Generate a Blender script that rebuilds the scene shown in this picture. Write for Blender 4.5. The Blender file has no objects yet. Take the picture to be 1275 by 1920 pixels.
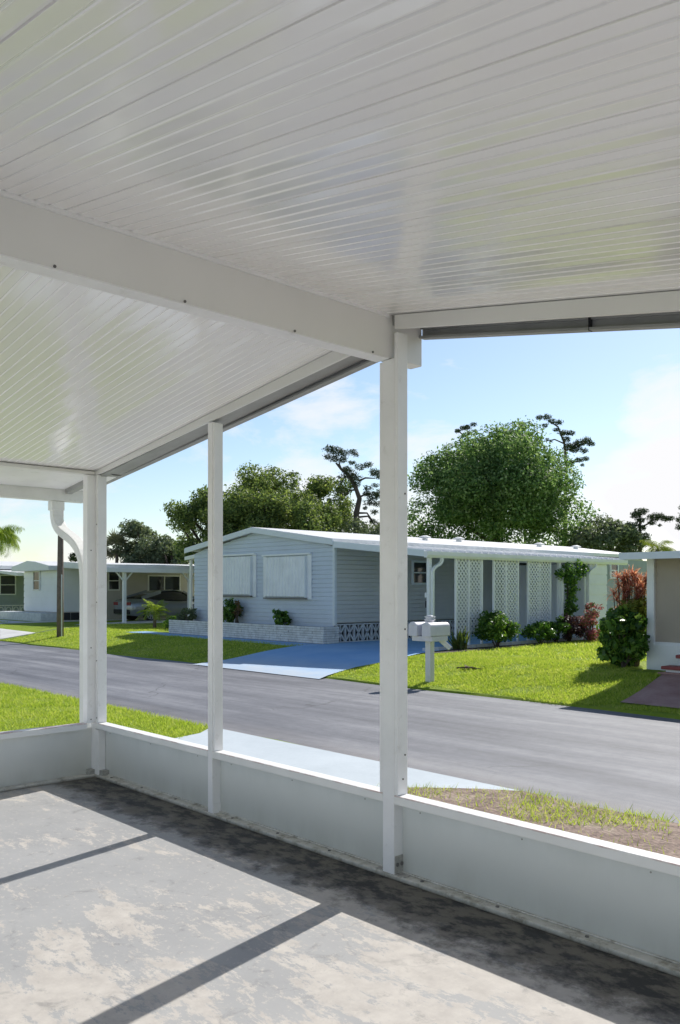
import bpy, math, random
import numpy as np
from mathutils import Vector, Matrix

rad = math.radians
scene = bpy.context.scene
col = scene.collection
random.seed(7)

# ------------------------------------------------------------------ materials
def new_mat(name):
    m = bpy.data.materials.new(name); m.use_nodes = True
    nt = m.node_tree; nt.nodes.clear()
    out = nt.nodes.new('ShaderNodeOutputMaterial')
    b = nt.nodes.new('ShaderNodeBsdfPrincipled')
    nt.links.new(b.outputs[0], out.inputs[0])
    return m, nt, b, out

def N(nt, t, **kw):
    n = nt.nodes.new('ShaderNode' + t)
    for k, v in kw.items(): setattr(n, k, v)
    return n

def coords(nt, scale=(1, 1, 1), kind='pos', rot=(0, 0, 0)):
    mp = N(nt, 'Mapping'); mp.inputs['Scale'].default_value = scale; mp.inputs['Rotation'].default_value = rot
    if kind == 'pos':
        g = N(nt, 'NewGeometry'); nt.links.new(g.outputs['Position'], mp.inputs[0])
    else:
        g = N(nt, 'TexCoord'); nt.links.new(g.outputs['Object'], mp.inputs[0])
    return mp.outputs[0]

def noise(nt, vec, scale, detail=4, rough=.55, dist=0):
    n = N(nt, 'TexNoise'); n.inputs['Scale'].default_value = scale; n.inputs['Detail'].default_value = detail
    n.inputs['Roughness'].default_value = rough; n.inputs['Distortion'].default_value = dist
    nt.links.new(vec, n.inputs['Vector']); return n.outputs[0]

def ramp(nt, fac, stops, interp='LINEAR'):
    r = N(nt, 'ValToRGB'); e = r.color_ramp.elements; r.color_ramp.interpolation = interp
    while len(e) < len(stops): e.new(.5)
    for el, (p, c) in zip(e, stops):
        el.position = p; el.color = (*c, 1) if len(c) == 3 else c
    nt.links.new(fac, r.inputs[0]); return r.outputs[0]

def mix(nt, fac, a, b, mode='MIX'):
    m = N(nt, 'Mix', data_type='RGBA', blend_type=mode)
    for i, v in ((0, fac), (6, a), (7, b)):
        if isinstance(v, (int, float)): m.inputs[i].default_value = v
        elif isinstance(v, tuple): m.inputs[i].default_value = (*v, 1)
        else: nt.links.new(v, m.inputs[i])
    return m.outputs[2]

def math_(nt, op, a, b=None, clamp=False):
    m = N(nt, 'Math', operation=op); m.use_clamp = clamp
    for i, v in ((0, a), (1, b)):
        if v is None: continue
        if isinstance(v, (int, float)): m.inputs[i].default_value = v
        else: nt.links.new(v, m.inputs[i])
    return m.outputs[0]

def bump(nt, b, h, strength=.2, dist=.01):
    n = N(nt, 'Bump'); n.inputs['Strength'].default_value = strength; n.inputs['Distance'].default_value = dist
    nt.links.new(h, n.inputs['Height']); nt.links.new(n.outputs[0], b.inputs['Normal'])

def sepz(nt):
    g = N(nt, 'NewGeometry'); s = N(nt, 'SeparateXYZ'); nt.links.new(g.outputs['Position'], s.inputs[0]); return s.outputs

def paint(name, c, rough=.45, var=.12, scale=3, spec=.5, dirt=None, bumpy=.0):
    m, nt, b, o = new_mat(name)
    v = coords(nt)
    f = noise(nt, v, scale, 6, .6)
    d = tuple(x * (1 - var) for x in c); l = tuple(min(1, x * (1 + var * .4)) for x in c)
    colr = ramp(nt, f, [(.3, d), (.65, l)])
    if dirt:
        f2 = noise(nt, v, scale * 6, 8, .7)
        colr = mix(nt, ramp(nt, f2, [(.58, (0, 0, 0)), (.72, (dirt[3],) * 3)]), colr, dirt[:3])
    nt.links.new(colr, b.inputs['Base Color'])
    b.inputs['Roughness'].default_value = rough; b.inputs['Specular IOR Level'].default_value = spec
    if bumpy: bump(nt, b, noise(nt, v, 60, 3), bumpy, .004)
    return m

M = {}
M['frame'] = paint('frame_paint', (.895, .885, .89), .4, .10, 2.2, dirt=(.42, .39, .34, .28), bumpy=.04)
m, nt, b, o = new_mat('rail_paint')
v = coords(nt); xyz = sepz(nt)
c0 = ramp(nt, noise(nt, v, 3, 6, .6), [(.3, (.82, .81, .79)), (.65, (.89, .88, .865))])
ez = N(nt, 'MapRange'); nt.links.new(xyz[2], ez.inputs[0]); ez.inputs[1].default_value = .412; ez.inputs[2].default_value = .420
ey = N(nt, 'MapRange'); nt.links.new(xyz[1], ey.inputs[0]); ey.inputs[1].default_value = .006; ey.inputs[2].default_value = .001
ed = math_(nt, 'MULTIPLY', math_(nt, 'MULTIPLY', ez.outputs[0], ey.outputs[0]), ramp(nt, noise(nt, v, 5, 8, .7), [(.42, (0,) * 3), (.58, (.75,) * 3)]))
c0 = mix(nt, ed, c0, (.42, .20, .17))
sp_ = noise(nt, v, 30, 6, .7)
c0 = mix(nt, ramp(nt, sp_, [(.66, (0, 0, 0)), (.74, (.35,) * 3)]), c0, (.40, .37, .32))
nt.links.new(c0, b.inputs['Base Color']); b.inputs['Roughness'].default_value = .42
M['rail'] = m
M['beam'] = paint('beam_paint', (.80, .785, .765), .35, .05, 1.5)
M['fascia'] = paint('grey_metal', (.36, .36, .355), .5, .15, 6)
M['gutter'] = paint('gutter_white', (.8, .8, .78), .45, .08, 4, dirt=(.4, .4, .36, .3))
M['roof_white'] = paint('roof_white', (.82, .82, .82), .6, .1, 2)
M['house_white'] = paint('house_white', (.86, .865, .87), .5, .06, 2)
M['screw'] = paint('screw_steel', (.16, .155, .15), .5, .3, 30)
M['bracket'] = paint('bracket_zinc', (.42, .41, .38), .5, .35, 40, dirt=(.06, .05, .04, .8))

# ceiling pans: semi gloss ivory enamel
m, nt, b, o = new_mat('ceiling_enamel')
v = coords(nt, (.7, 1, 1))
f = noise(nt, v, 2.2, 5, .55)
nt.links.new(ramp(nt, f, [(.3, (.95, .925, .915)), (.7, (.98, .965, .955))]), b.inputs['Base Color'])
wv = coords(nt, (.5, 3, 1))
nt.links.new(ramp(nt, noise(nt, wv, 3.5, 4, .6), [(.35, (.10,) * 3), (.7, (.26,) * 3)]), b.inputs['Roughness'])
b.inputs['Specular IOR Level'].default_value = .6
b.inputs['Coat Weight'].default_value = .6; b.inputs['Coat IOR'].default_value = 1.62; b.inputs['Coat Roughness'].default_value = .10
bump(nt, b, noise(nt, coords(nt, (.55, 1.6, 1)), 4.5, 2), .16, .012)
nt.links.new(b.inputs['Normal'].links[0].from_socket, b.inputs['Coat Normal'])
M['ceiling'] = m

# kick panel with grime near the floor
m, nt, b, o = new_mat('kick_panel_paint')
z = sepz(nt)[2]
v = coords(nt, (1, 1, .35))
f = noise(nt, v, 4, 6, .6)
c0 = ramp(nt, f, [(.3, (.72, .735, .71)), (.7, (.83, .84, .82))])
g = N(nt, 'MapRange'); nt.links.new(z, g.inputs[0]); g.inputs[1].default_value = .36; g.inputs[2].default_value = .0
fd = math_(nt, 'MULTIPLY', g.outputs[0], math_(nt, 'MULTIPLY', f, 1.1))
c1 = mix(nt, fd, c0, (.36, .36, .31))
nt.links.new(c1, b.inputs['Base Color']); b.inputs['Roughness'].default_value = .32
bump(nt, b, noise(nt, coords(nt), 3, 3), .12, .01)
M['kick'] = m

# base plate: dirty paint, darkest next to the slab
m, nt, b, o = new_mat('base_plate_paint')
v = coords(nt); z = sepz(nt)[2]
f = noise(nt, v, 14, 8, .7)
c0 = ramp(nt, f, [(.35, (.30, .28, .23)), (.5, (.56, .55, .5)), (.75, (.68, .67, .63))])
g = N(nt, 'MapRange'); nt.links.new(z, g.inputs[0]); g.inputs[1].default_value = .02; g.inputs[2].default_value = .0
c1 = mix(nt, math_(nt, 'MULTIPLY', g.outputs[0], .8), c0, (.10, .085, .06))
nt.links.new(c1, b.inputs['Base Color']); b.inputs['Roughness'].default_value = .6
M['plate'] = m

# carport slab: worn grey paint over concrete
m, nt, b, o = new_mat('worn_concrete')
v = coords(nt); xyz = sepz(nt)
base = ramp(nt, noise(nt, v, 1.6, 5, .55), [(.3, (.33, .33, .332)), (.7, (.405, .403, .40))])
big = noise(nt, coords(nt, (1, 1.5, 1), rot=(0, 0, .4)), 1.1, 3, .5)
fine = noise(nt, coords(nt, (.75, 2.3, 1), rot=(0, 0, .5)), 3.2, 15, .80, .15)
flak = noise(nt, coords(nt, (1, 1.3, 1)), 17, 12, .78)
s1 = math_(nt, 'ADD', math_(nt, 'ADD', math_(nt, 'MULTIPLY', big, .38), math_(nt, 'MULTIPLY', fine, .62)), math_(nt, 'MULTIPLY', flak, .22))
# more wear towards the right end of the slab
wr = N(nt, 'MapRange'); nt.links.new(xyz[0], wr.inputs[0]); wr.inputs[1].default_value = -2.5; wr.inputs[2].default_value = 1.6
wr.inputs[3].default_value = -.015; wr.inputs[4].default_value = .055
s2 = math_(nt, 'ADD', s1, wr.outputs[0])
worn = ramp(nt, s2, [(.645, (0, 0, 0)), (.652, (1, 1, 1))])
bare = ramp(nt, noise(nt, v, 9, 8, .65), [(.3, (.43, .40, .37)), (.7, (.57, .535, .49))])
c1 = mix(nt, worn, base, bare)
sp = noise(nt, v, 26, 10, .75)
c2 = mix(nt, ramp(nt, sp, [(.57, (0, 0, 0)), (.60, (.65,) * 3)]), c1, (.54, .505, .455))
dk = noise(nt, v, 7.5, 12, .75, .4)
c2 = mix(nt, ramp(nt, dk, [(.56, (0, 0, 0)), (.66, (.5,) * 3)]), c2, (.19, .188, .185))
vk = N(nt, 'TexVoronoi', feature='DISTANCE_TO_EDGE'); vk.inputs['Scale'].default_value = .55
wa = N(nt, 'VectorMath', operation='ADD'); nk = N(nt, 'TexNoise'); nk.inputs['Scale'].default_value = 3; nk.inputs['Detail'].default_value = 8; nt.links.new(v, nk.inputs['Vector'])
sk_ = N(nt, 'VectorMath', operation='SCALE'); nt.links.new(nk.outputs['Color'], sk_.inputs[0]); sk_.inputs['Scale'].default_value = .35
nt.links.new(v, wa.inputs[0]); nt.links.new(sk_.outputs[0], wa.inputs[1]); nt.links.new(wa.outputs[0], vk.inputs['Vector'])
c2 = mix(nt, math_(nt, 'MULTIPLY', ramp(nt, vk.outputs['Distance'], [(.0008, (.5,) * 3), (.0025, (0, 0, 0))]), ramp(nt, noise(nt, v, .9, 2), [(.52, (0,) * 3), (.6, (.6,) * 3)])), c2, (.2, .2, .2))
# damp dark staining by the front wall, painted darker to deepen the rail shadow
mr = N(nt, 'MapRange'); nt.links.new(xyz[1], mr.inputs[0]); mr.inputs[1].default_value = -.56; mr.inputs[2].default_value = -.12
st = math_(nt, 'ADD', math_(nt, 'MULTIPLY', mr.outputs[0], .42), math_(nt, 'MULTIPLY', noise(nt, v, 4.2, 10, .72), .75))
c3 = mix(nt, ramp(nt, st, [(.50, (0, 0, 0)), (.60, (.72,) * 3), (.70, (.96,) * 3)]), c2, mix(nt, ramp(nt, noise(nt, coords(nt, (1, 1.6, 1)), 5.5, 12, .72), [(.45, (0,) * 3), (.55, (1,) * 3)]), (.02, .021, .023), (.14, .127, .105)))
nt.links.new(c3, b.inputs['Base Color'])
nt.links.new(ramp(nt, s2, [(.4, (.42,) * 3), (.7, (.75,) * 3)]), b.inputs['Roughness'])
bump(nt, b, s2, .35, .006)
M['slab'] = m

# asphalt
m, nt, b, o = new_mat('asphalt')
lon = noise(nt, coords(nt, (.12, 1.5, 1)), 1.6, 5, .6)
mot = noise(nt, coords(nt, (.5, 1, 1)), .9, 6, .65)
c = ramp(nt, math_(nt, 'ADD', math_(nt, 'MULTIPLY', lon, .5), math_(nt, 'ADD', math_(nt, 'MULTIPLY', mot, .3), math_(nt, 'MULTIPLY', noise(nt, coords(nt), 9, 10, .75), .2))),
         [(.36, (.105, .107, .124)), (.5, (.20, .202, .224)), (.62, (.32, .32, .34))])
grain = noise(nt, coords(nt), 140, 3, .8)
c = mix(nt, .55, c, ramp(nt, grain, [(.3, (.35,) * 3), (.7, (1.35,) * 3)]), 'MULTIPLY')
vo = N(nt, 'TexVoronoi', feature='DISTANCE_TO_EDGE'); vo.inputs['Scale'].default_value = .42
wv = N(nt, 'VectorMath', operation='ADD'); nt.links.new(coords(nt, (.6, 1, 1)), wv.inputs[0])
nz = N(nt, 'TexNoise'); nz.inputs['Scale'].default_value = 2.2; nz.inputs['Detail'].default_value = 6
nt.links.new(coords(nt), nz.inputs['Vector'])
sc_ = N(nt, 'VectorMath', operation='SCALE'); nt.links.new(nz.outputs['Color'], sc_.inputs[0]); sc_.inputs['Scale'].default_value = .5
nt.links.new(sc_.outputs[0], wv.inputs[1]); nt.links.new(wv.outputs[0], vo.inputs['Vector'])
crk = ramp(nt, vo.outputs['Distance'], [(.002, (1, 1, 1)), (.007, (0, 0, 0))])
crm = math_(nt, 'MULTIPLY', crk, ramp(nt, noise(nt, coords(nt), .35, 3), [(.47, (0,) * 3), (.58, (.6,) * 3)]))
c = mix(nt, crm, c, (.06, .058, .06))
# pale sandy shoulder on the near edge
y = sepz(nt)[1]
e = N(nt, 'MapRange'); nt.links.new(y, e.inputs[0]); e.inputs[1].default_value = 3.15; e.inputs[2].default_value = 2.35
ef = math_(nt, 'MULTIPLY', e.outputs[0], ramp(nt, noise(nt, coords(nt, (.6, 1, 1)), 2.5, 8, .7), [(.35, (.1,) * 3), (.65, (.9,) * 3)]))
c = mix(nt, ef, c, (.29, .265, .25))
spt = noise(nt, coords(nt, (.8, 1, 1)), 2.6, 4, .6)
c = mix(nt, ramp(nt, spt, [(.68, (0, 0, 0)), (.76, (.5,) * 3)]), c, (.075, .073, .075))
nt.links.new(c, b.inputs['Base Color']); b.inputs['Roughness'].default_value = .62
bump(nt, b, grain, .6, .008)
M['asphalt'] = m

# lawn soil under the blades
m, nt, b, o = new_mat('lawn')
v = coords(nt)
big = noise(nt, v, .55, 5, .6); sm = noise(nt, v, 7, 8, .7); ff = noise(nt, v, 55, 5, .8)
f = math_(nt, 'ADD', math_(nt, 'MULTIPLY', big, .45), math_(nt, 'ADD', math_(nt, 'MULTIPLY', sm, .3), math_(nt, 'MULTIPLY', ff, .25)))
nt.links.new(ramp(nt, f, [(.36, (.15, .25, .018)), (.5, (.29, .40, .03)), (.62, (.42, .48, .07)), (.72, (.50, .46, .14))]), b.inputs['Base Color'])
b.inputs['Roughness'].default_value = .8; b.inputs['Specular IOR Level'].default_value = .2
bump(nt, b, math_(nt, 'ADD', ff, sm), .9, .03)
M['lawn'] = m

# mulch / bare soil
m, nt, b, o = new_mat('mulch')
v = coords(nt)
vo = N(nt, 'TexVoronoi'); vo.inputs['Scale'].default_value = 42; nt.links.new(coords(nt, (1, 2.2, 1), rot=(0, 0, .5)), vo.inputs['Vector'])
f = noise(nt, v, 3.5, 8, .7)
c = ramp(nt, f, [(.35, (.17, .115, .09)), (.52, (.32, .235, .19)), (.68, (.44, .36, .27))])
sv = N(nt, 'SeparateColor'); nt.links.new(vo.outputs['Color'], sv.inputs[0])
c = mix(nt, .7, c, ramp(nt, sv.outputs[0], [(0, (.45,) * 3), (1, (1.5,) * 3)]), 'MULTIPLY')
nt.links.new(c, b.inputs['Base Color']); b.inputs['Roughness'].default_value = .9
bump(nt, b, sv.outputs[1], .8, .02)
M['mulch'] = m

def concrete(name, lo, hi, sc=1.5, rough=.75):
    m, nt, b, o = new_mat(name)
    v = coords(nt)
    f = math_(nt, 'ADD', math_(nt, 'MULTIPLY', noise(nt, v, sc, 6, .6), .7), math_(nt, 'MULTIPLY', noise(nt, v, 30, 6, .7), .3))
    nt.links.new(ramp(nt, f, [(.35, lo), (.62, hi)]), b.inputs['Base Color']); b.inputs['Roughness'].default_value = rough
    bump(nt, b, noise(nt, v, 80, 4), .2, .004)
    return m
M['blue'] = concrete('blue_painted_concrete', (.24, .44, .72), (.35, .55, .80))
m, nt, b, o = new_mat('blue_to_pale_concrete')
v = coords(nt)
f = math_(nt, 'ADD', math_(nt, 'MULTIPLY', noise(nt, v, 1.5, 6, .6), .7), math_(nt, 'MULTIPLY', noise(nt, v, 30, 6, .7), .3))
c = ramp(nt, f, [(.35, (.25, .50, .84)), (.62, (.37, .62, .92))])
yr = N(nt, 'MapRange'); nt.links.new(sepz(nt)[1], yr.inputs[0]); yr.inputs[1].default_value = 8.5; yr.inputs[2].default_value = 7.2
wf = math_(nt, 'MULTIPLY', yr.outputs[0], ramp(nt, noise(nt, v, 2.2, 8, .65), [(.3, (.55,) * 3), (.6, (1,) * 3)]), True)
c = mix(nt, wf, c, (.60, .68, .76))  # paler towards the road
nt.links.new(c, b.inputs['Base Color']); b.inputs['Roughness'].default_value = .75
bump(nt, b, noise(nt, v, 80, 4), .2, .004)
M['bluedrive'] = m
M['paleblue'] = concrete('pale_blue_concrete', (.50, .56, .60), (.60, .66, .70))
M['concrete'] = concrete('plain_concrete', (.62, .61, .59), (.78, .77, .75))
M['redpath'] = concrete('red_brown_paving', (.38, .20, .17), (.54, .34, .29), 3)
M['brickwhite'] = concrete('white_brick', (.58, .575, .55), (.84, .84, .82), 6)
M['mortar'] = concrete('mortar', (.16, .15, .14), (.24, .23, .22), 8)
M['blockwhite'] = concrete('screen_block', (.55, .57, .6), (.74, .76, .78), 8)
M['dark'] = paint('dark_void', (.03, .032, .036), .8, .2)
M['soil'] = paint('soil', (.09, .07, .055), .95, .4, 8)
M['siding'] = paint('blue_white_siding', (.63, .695, .80), .5, .08, 1.2)
M['siding_side'] = paint('grey_siding', (.63, .64, .64), .5, .08, 1.2)
M['siding_h2'] = paint('white_siding', (.84, .85, .88), .5, .06, 1.0)
M['shutter'] = paint('shutter_white', (.90, .92, .95), .45, .08, 3)
M['trim_blue'] = paint('pale_blue_trim', (.78, .83, .88), .45, .05)
M['tan'] = paint('tan_panel', (.43, .365, .30), .6, .07, 1.2)
M['beige'] = paint('beige_wall', (.52, .49, .46), .6, .06)
M['aqua'] = paint('aqua_wall', (.33, .38, .40), .6, .08)
M['red'] = paint('red_tread', (.33, .075, .07), .6, .15)
M['wood'] = paint('weathered_wood', (.19, .145, .125), .85, .3, 8, bumpy=.4)
M['bark'] = paint('bark', (.10, .08, .065), .9, .4, 6, bumpy=.5)
M['mail'] = paint('mailbox_plastic', (.78, .76, .79), .4, .06, 8)
M['lattice'] = paint('lattice_white', (.9, .9, .91), .5, .06, 6)
M['tyre'] = paint('tyre', (.02, .02, .02), .8, .2)
M['rim'] = paint('alloy', (.35, .36, .38), .3, .2)
M['lamp_red'] = paint('tail_lamp', (.25, .02, .02), .2, .1)
M['flowerpot'] = paint('white_stone', (.6, .6, .58), .8, .2, 9)
def simple(name, c, rough, metal=0, coat=0, spec=.5):
    m, nt, b, o = new_mat(name)
    f = noise(nt, coords(nt), 2, 3)
    nt.links.new(ramp(nt, f, [(.3, tuple(x * .92 for x in c)), (.7, c)]), b.inputs['Base Color'])
    b.inputs['Roughness'].default_value = rough; b.inputs['Metallic'].default_value = metal
    b.inputs['Coat Weight'].default_value = coat; b.inputs['Specular IOR Level'].default_value = spec
    return m
M['glass'] = simple('window_glass', (.03, .034, .038), .05, 0, 0, .8)
M['carpaint'] = simple('silver_car_paint', (.24, .26, .28), .3, .55, .8)
M['carglass'] = simple('car_glass', (.015, .017, .02), .06, 0, 0, .7)
M['screen'] = simple('insect_screen', (.20, .21, .2), .6)

def leafmat(name, cols, trans=.35, rough=.55, tint=1.3):
    m, nt, b, o = new_mat(name)
    g = N(nt, 'NewGeometry')
    vn = noise(nt, coords(nt), 1.4, 6, .65)
    f = math_(nt, 'ADD', math_(nt, 'MULTIPLY', g.outputs['Random Per Island'], .5), math_(nt, 'MULTIPLY', vn, .5))
    n = len(cols)
    c = ramp(nt, f, [(.12 + .72 * i / max(1, n - 1), k) for i, k in enumerate(cols)])
    nt.links.new(c, b.inputs['Base Color']); b.inputs['Roughness'].default_value = rough; b.inputs['Specular IOR Level'].default_value = .35
    t = N(nt, 'BsdfTranslucent')
    nt.links.new(mix(nt, 1.0, c, (tint, tint, tint * .6), 'MULTIPLY'), t.inputs[0])
    s = N(nt, 'MixShader'); s.inputs[0].default_value = trans
    nt.links.new(b.outputs[0], s.inputs[1]); nt.links.new(t.outputs[0], s.inputs[2]); nt.links.new(s.outputs[0], o.inputs[0])
    return m
M['grass'] = leafmat('grass_blade', [(.19, .30, .03), (.35, .47, .055), (.52, .60, .12), (.68, .65, .29)], .5, .5, 1.3)
M['leaf_big'] = leafmat('broadleaf', [(.026, .07, .025), (.075, .155, .05), (.20, .32, .12), (.46, .56, .34)], .5)
M['leaf_oak'] = leafmat('oak_leaf', [(.03, .055, .028), (.085, .14, .05), (.21, .28, .085), (.40, .46, .17)], .5)
M['leaf_grey'] = leafmat('greyish_leaf', [(.07, .10, .07), (.16, .205, .13), (.29, .34, .22)], .45)
M['leaf_pine'] = leafmat('pine_needle', [(.022, .04, .028), (.045, .07, .042), (.09, .12, .06)], .3)
M['leaf_lime'] = leafmat('lime_frond', [(.13, .21, .025), (.25, .35, .045), (.40, .48, .10)], .5)
M['leaf_palm'] = leafmat('fan_frond', [(.07, .09, .05), (.14, .15, .08), (.24, .23, .13)], .3)
M['leaf_bush'] = leafmat('bush_leaf', [(.02, .07, .01), (.05, .13, .02), (.12, .23, .035), (.25, .36, .07)], .4, .4)
M['leaf_gloss'] = leafmat('glossy_leaf', [(.014, .05, .012), (.05, .13, .025), (.15, .29, .05), (.36, .50, .12)], .48, .35)
M['leaf_yel'] = leafmat('yellow_green_leaf', [(.10, .14, .02), (.22, .27, .04), (.36, .38, .08)], .45)
M['leaf_ti'] = leafmat('ti_leaf', [(.14, .15, .05), (.42, .14, .12), (.66, .32, .27), (.80, .58, .50)], .5)
M['leaf_pink'] = leafmat('pink_bract', [(.06, .11, .03), (.09, .14, .045), (.42, .06, .13), (.66, .36, .40)], .4)
M['leaf_purple'] = leafmat('purple_leaf', [(.02, .012, .018), (.05, .022, .035), (.09, .04, .05)], .25)
M['leaf_agave'] = leafmat('strap_leaf', [(.05, .09, .03), (.11, .16, .04), (.24, .26, .08)], .3)
M['leaf_dry'] = leafmat('dry_leaf', [(.10, .055, .03), (.20, .12, .06), (.30, .22, .12)], .2)

# ------------------------------------------------------------------ mesh helpers
class MB:
    def __init__(s): s.v = []; s.f = []
    def add(s, vs, fs):
        k = len(s.v); s.v += [tuple(p) for p in vs]; s.f += [tuple(i + k for i in f) for f in fs]; return s
    def box(s, x0, x1, y0, y1, z0, z1):
        return s.add([(x0, y0, z0), (x1, y0, z0), (x1, y1, z0), (x0, y1, z0), (x0, y0, z1), (x1, y0, z1), (x1, y1, z1), (x0, y1, z1)],
                     [(0, 3, 2, 1), (4, 5, 6, 7), (0, 1, 5, 4), (1, 2, 6, 5), (2, 3, 7, 6), (3, 0, 4, 7)])
    def hexa(s, b4, t4):
        return s.add(list(b4) + list(t4), [(0, 3, 2, 1), (4, 5, 6, 7), (0, 1, 5, 4), (1, 2, 6, 5), (2, 3, 7, 6), (3, 0, 4, 7)])
    def prism(s, poly, axis, a, b):
        # poly of 2D points extruded along an axis from a to b
        n = len(poly)
        def P(p, t):
            return {'x': (t, p[0], p[1]), 'y': (p[0], t, p[1]), 'z': (p[0], p[1], t)}[axis]
        vs = [P(p, a) for p in poly] + [P(p, b) for p in poly]
        fs = [tuple(range(n))[::-1], tuple(range(n, 2 * n))] + [(i, (i + 1) % n, n + (i + 1) % n, n + i) for i in range(n)]
        return s.add(vs, fs)
    def beam(s, p, q, w, h, up=(0, 0, 1)):
        p = Vector(p); q = Vector(q); d = (q - p).normalized(); u = Vector(up)
        r = d.cross(u)
        if r.length < 1e-4: r = d.cross(Vector((1, 0, 0)))
        r.normalize(); u = r.cross(d).normalized()
        c = [(-1, -1), (1, -1), (1, 1), (-1, 1)]
        return s.hexa([p + r * (a * w / 2) + u * (b * h / 2) for a, b in c], [q + r * (a * w / 2) + u * (b * h / 2) for a, b in c])
    def tube(s, pts, rads, n=8, cap=True):
        k = len(s.v); pts = [Vector(p) for p in pts]; prev = None
        for i, p in enumerate(pts):
            d = (pts[min(i + 1, len(pts) - 1)] - pts[max(i - 1, 0)]).normalized()
            a = prev if prev is not None else (Vector((1, 0, 0)) if abs(d.x) < .8 else Vector((0, 1, 0)))
            a = (a - d * a.dot(d)).normalized(); prev = a; bb = d.cross(a)
            r = rads[i] if hasattr(rads, '__len__') else rads
            for j in range(n):
                t = 2 * math.pi * j / n
                s.v.append(tuple(p + (a * math.cos(t) + bb * math.sin(t)) * r))
        for i in range(len(pts) - 1):
            for j in range(n):
                s.f.append((k + i * n + j, k + i * n + (j + 1) % n, k + (i + 1) * n + (j + 1) % n, k + (i + 1) * n + j))
        if cap:
            s.f.append(tuple(k + j for j in range(n))[::-1]); e = k + (len(pts) - 1) * n
            s.f.append(tuple(e + j for j in range(n)))
        return s
    def duct(s, pts, w, d, up=(0, 1, 0)):
        # rectangular pipe swept along pts in the plane normal to up
        k = len(s.v); pts = [Vector(p) for p in pts]; u = Vector(up)
        for i, p in enumerate(pts):
            t = (pts[min(i + 1, len(pts) - 1)] - pts[max(i - 1, 0)]).normalized()
            r = t.cross(u).normalized()
            for a, bb in ((-1, -1), (1, -1), (1, 1), (-1, 1)):
                s.v.append(tuple(p + r * (a * w / 2) + u * (bb * d / 2)))
        for i in range(len(pts) - 1):
            for j in range(4):
                s.f.append((k + i * 4 + j, k + i * 4 + (j + 1) % 4, k + (i + 1) * 4 + (j + 1) % 4, k + (i + 1) * 4 + j))
        e = k + (len(pts) - 1) * 4
        s.f += [(k + 3, k + 2, k + 1, k), (e, e + 1, e + 2, e + 3)]
        return s
    def build(s, name, mat, parent=None, smooth=False, bevel=0):
        me = bpy.data.meshes.new(name); me.from_pydata(s.v, [], s.f); me.update()
        import bmesh
        bm = bmesh.new(); bm.from_mesh(me); bmesh.ops.recalc_face_normals(bm, faces=bm.faces); bm.to_mesh(me); bm.free()
        if smooth: me.polygons.foreach_set('use_smooth', [True] * len(me.polygons))
        return link(name, me, mat, parent, bevel)

LOT = dict(on=False, k=.91, o=Vector((.264, -.278, .13)))   # scales the opposite lots about the camera, bringing their shadows to the road
def lot(v):
    return Vector(v) * LOT['k'] + LOT['o'] if LOT['on'] else Vector(v)

def link(name, me, mat, parent=None, bevel=0):
    if LOT['on']: me.transform(Matrix.Translation(LOT['o']) @ Matrix.Scale(LOT['k'], 4))
    me.materials.append(mat)
    o = bpy.data.objects.new(name, me); col.objects.link(o)
    if parent:
        o.parent = parent
        o.matrix_parent_inverse = Matrix.Translation(-world_loc(parent))
    if bevel:
        md = o.modifiers.new('bevel', 'BEVEL'); md.width = bevel; md.segments = 2; md.limit_method = 'ANGLE'
    return o

def world_loc(o):
    v = Vector(o.location)
    while o.parent:
        v = v + o.matrix_parent_inverse.translation; o = o.parent; v = v + Vector(o.location)
    return v

def tag(o, label=None, cat=None, group=None, kind=None):
    for k, v in (('label', label), ('category', cat), ('group', group), ('kind', kind)):
        if v: o[k] = v
    return o

def thing(name, loc, label, cat, group=None):
    o = bpy.data.objects.new(name, None); col.objects.link(o); o.location = lot(loc); o.empty_display_size = .1
    return tag(o, label, cat, group)

def quads(name, Q, mat, parent=None):
    """Q: (n,k,3) array of k-gons -> one mesh"""
    n, k, _ = Q.shape
    me = bpy.data.meshes.new(name)
    me.vertices.add(n * k); me.vertices.foreach_set('co', Q.reshape(-1).astype(np.float32))
    me.loops.add(n * k); me.loops.foreach_set('vertex_index', np.arange(n * k, dtype=np.int32))
    me.polygons.add(n); me.polygons.foreach_set('loop_start', np.arange(0, n * k, k, dtype=np.int32))
    try: me.polygons.foreach_set('loop_total', np.full(n, k, dtype=np.int32))
    except Exception: pass
    me.update(calc_edges=True)
    return link(name, me, mat, parent)

def unit(a): return a / np.maximum(np.linalg.norm(a, axis=-1, keepdims=True), 1e-9)

def leaf_quads(blobs, n, size, seed, shell=.55, asp=.5, up=.25, rnd=.8, squash=.8):
    r = np.random.default_rng(seed)
    B = np.array([b[:3] for b in blobs], float); R = np.array([b[3] for b in blobs], float)
    p = R ** 2; p /= p.sum()
    idx = r.choice(len(R), n, p=p)
    d = unit(r.normal(size=(n, 3)))
    rr = R[idx] * (shell + (1 - shell) * r.random(n) ** .6) * (1 + .14 * r.normal(size=n))
    off = d * rr[:, None]; off[:, 2] *= squash
    c = B[idx] + off
    nm = unit(d + r.normal(size=(n, 3)) * rnd + np.array([0, 0, up]))
    t = unit(np.cross(nm, r.normal(size=(n, 3)))); bt = np.cross(nm, t)
    L = size * (.55 + .9 * r.random(n))[:, None]; W = L * asp
    fold = nm * L * .12
    return np.stack([c - t * L / 2, c - bt * W / 2 + fold, c + t * L / 2, c + bt * W / 2 + fold], 1)

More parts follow.
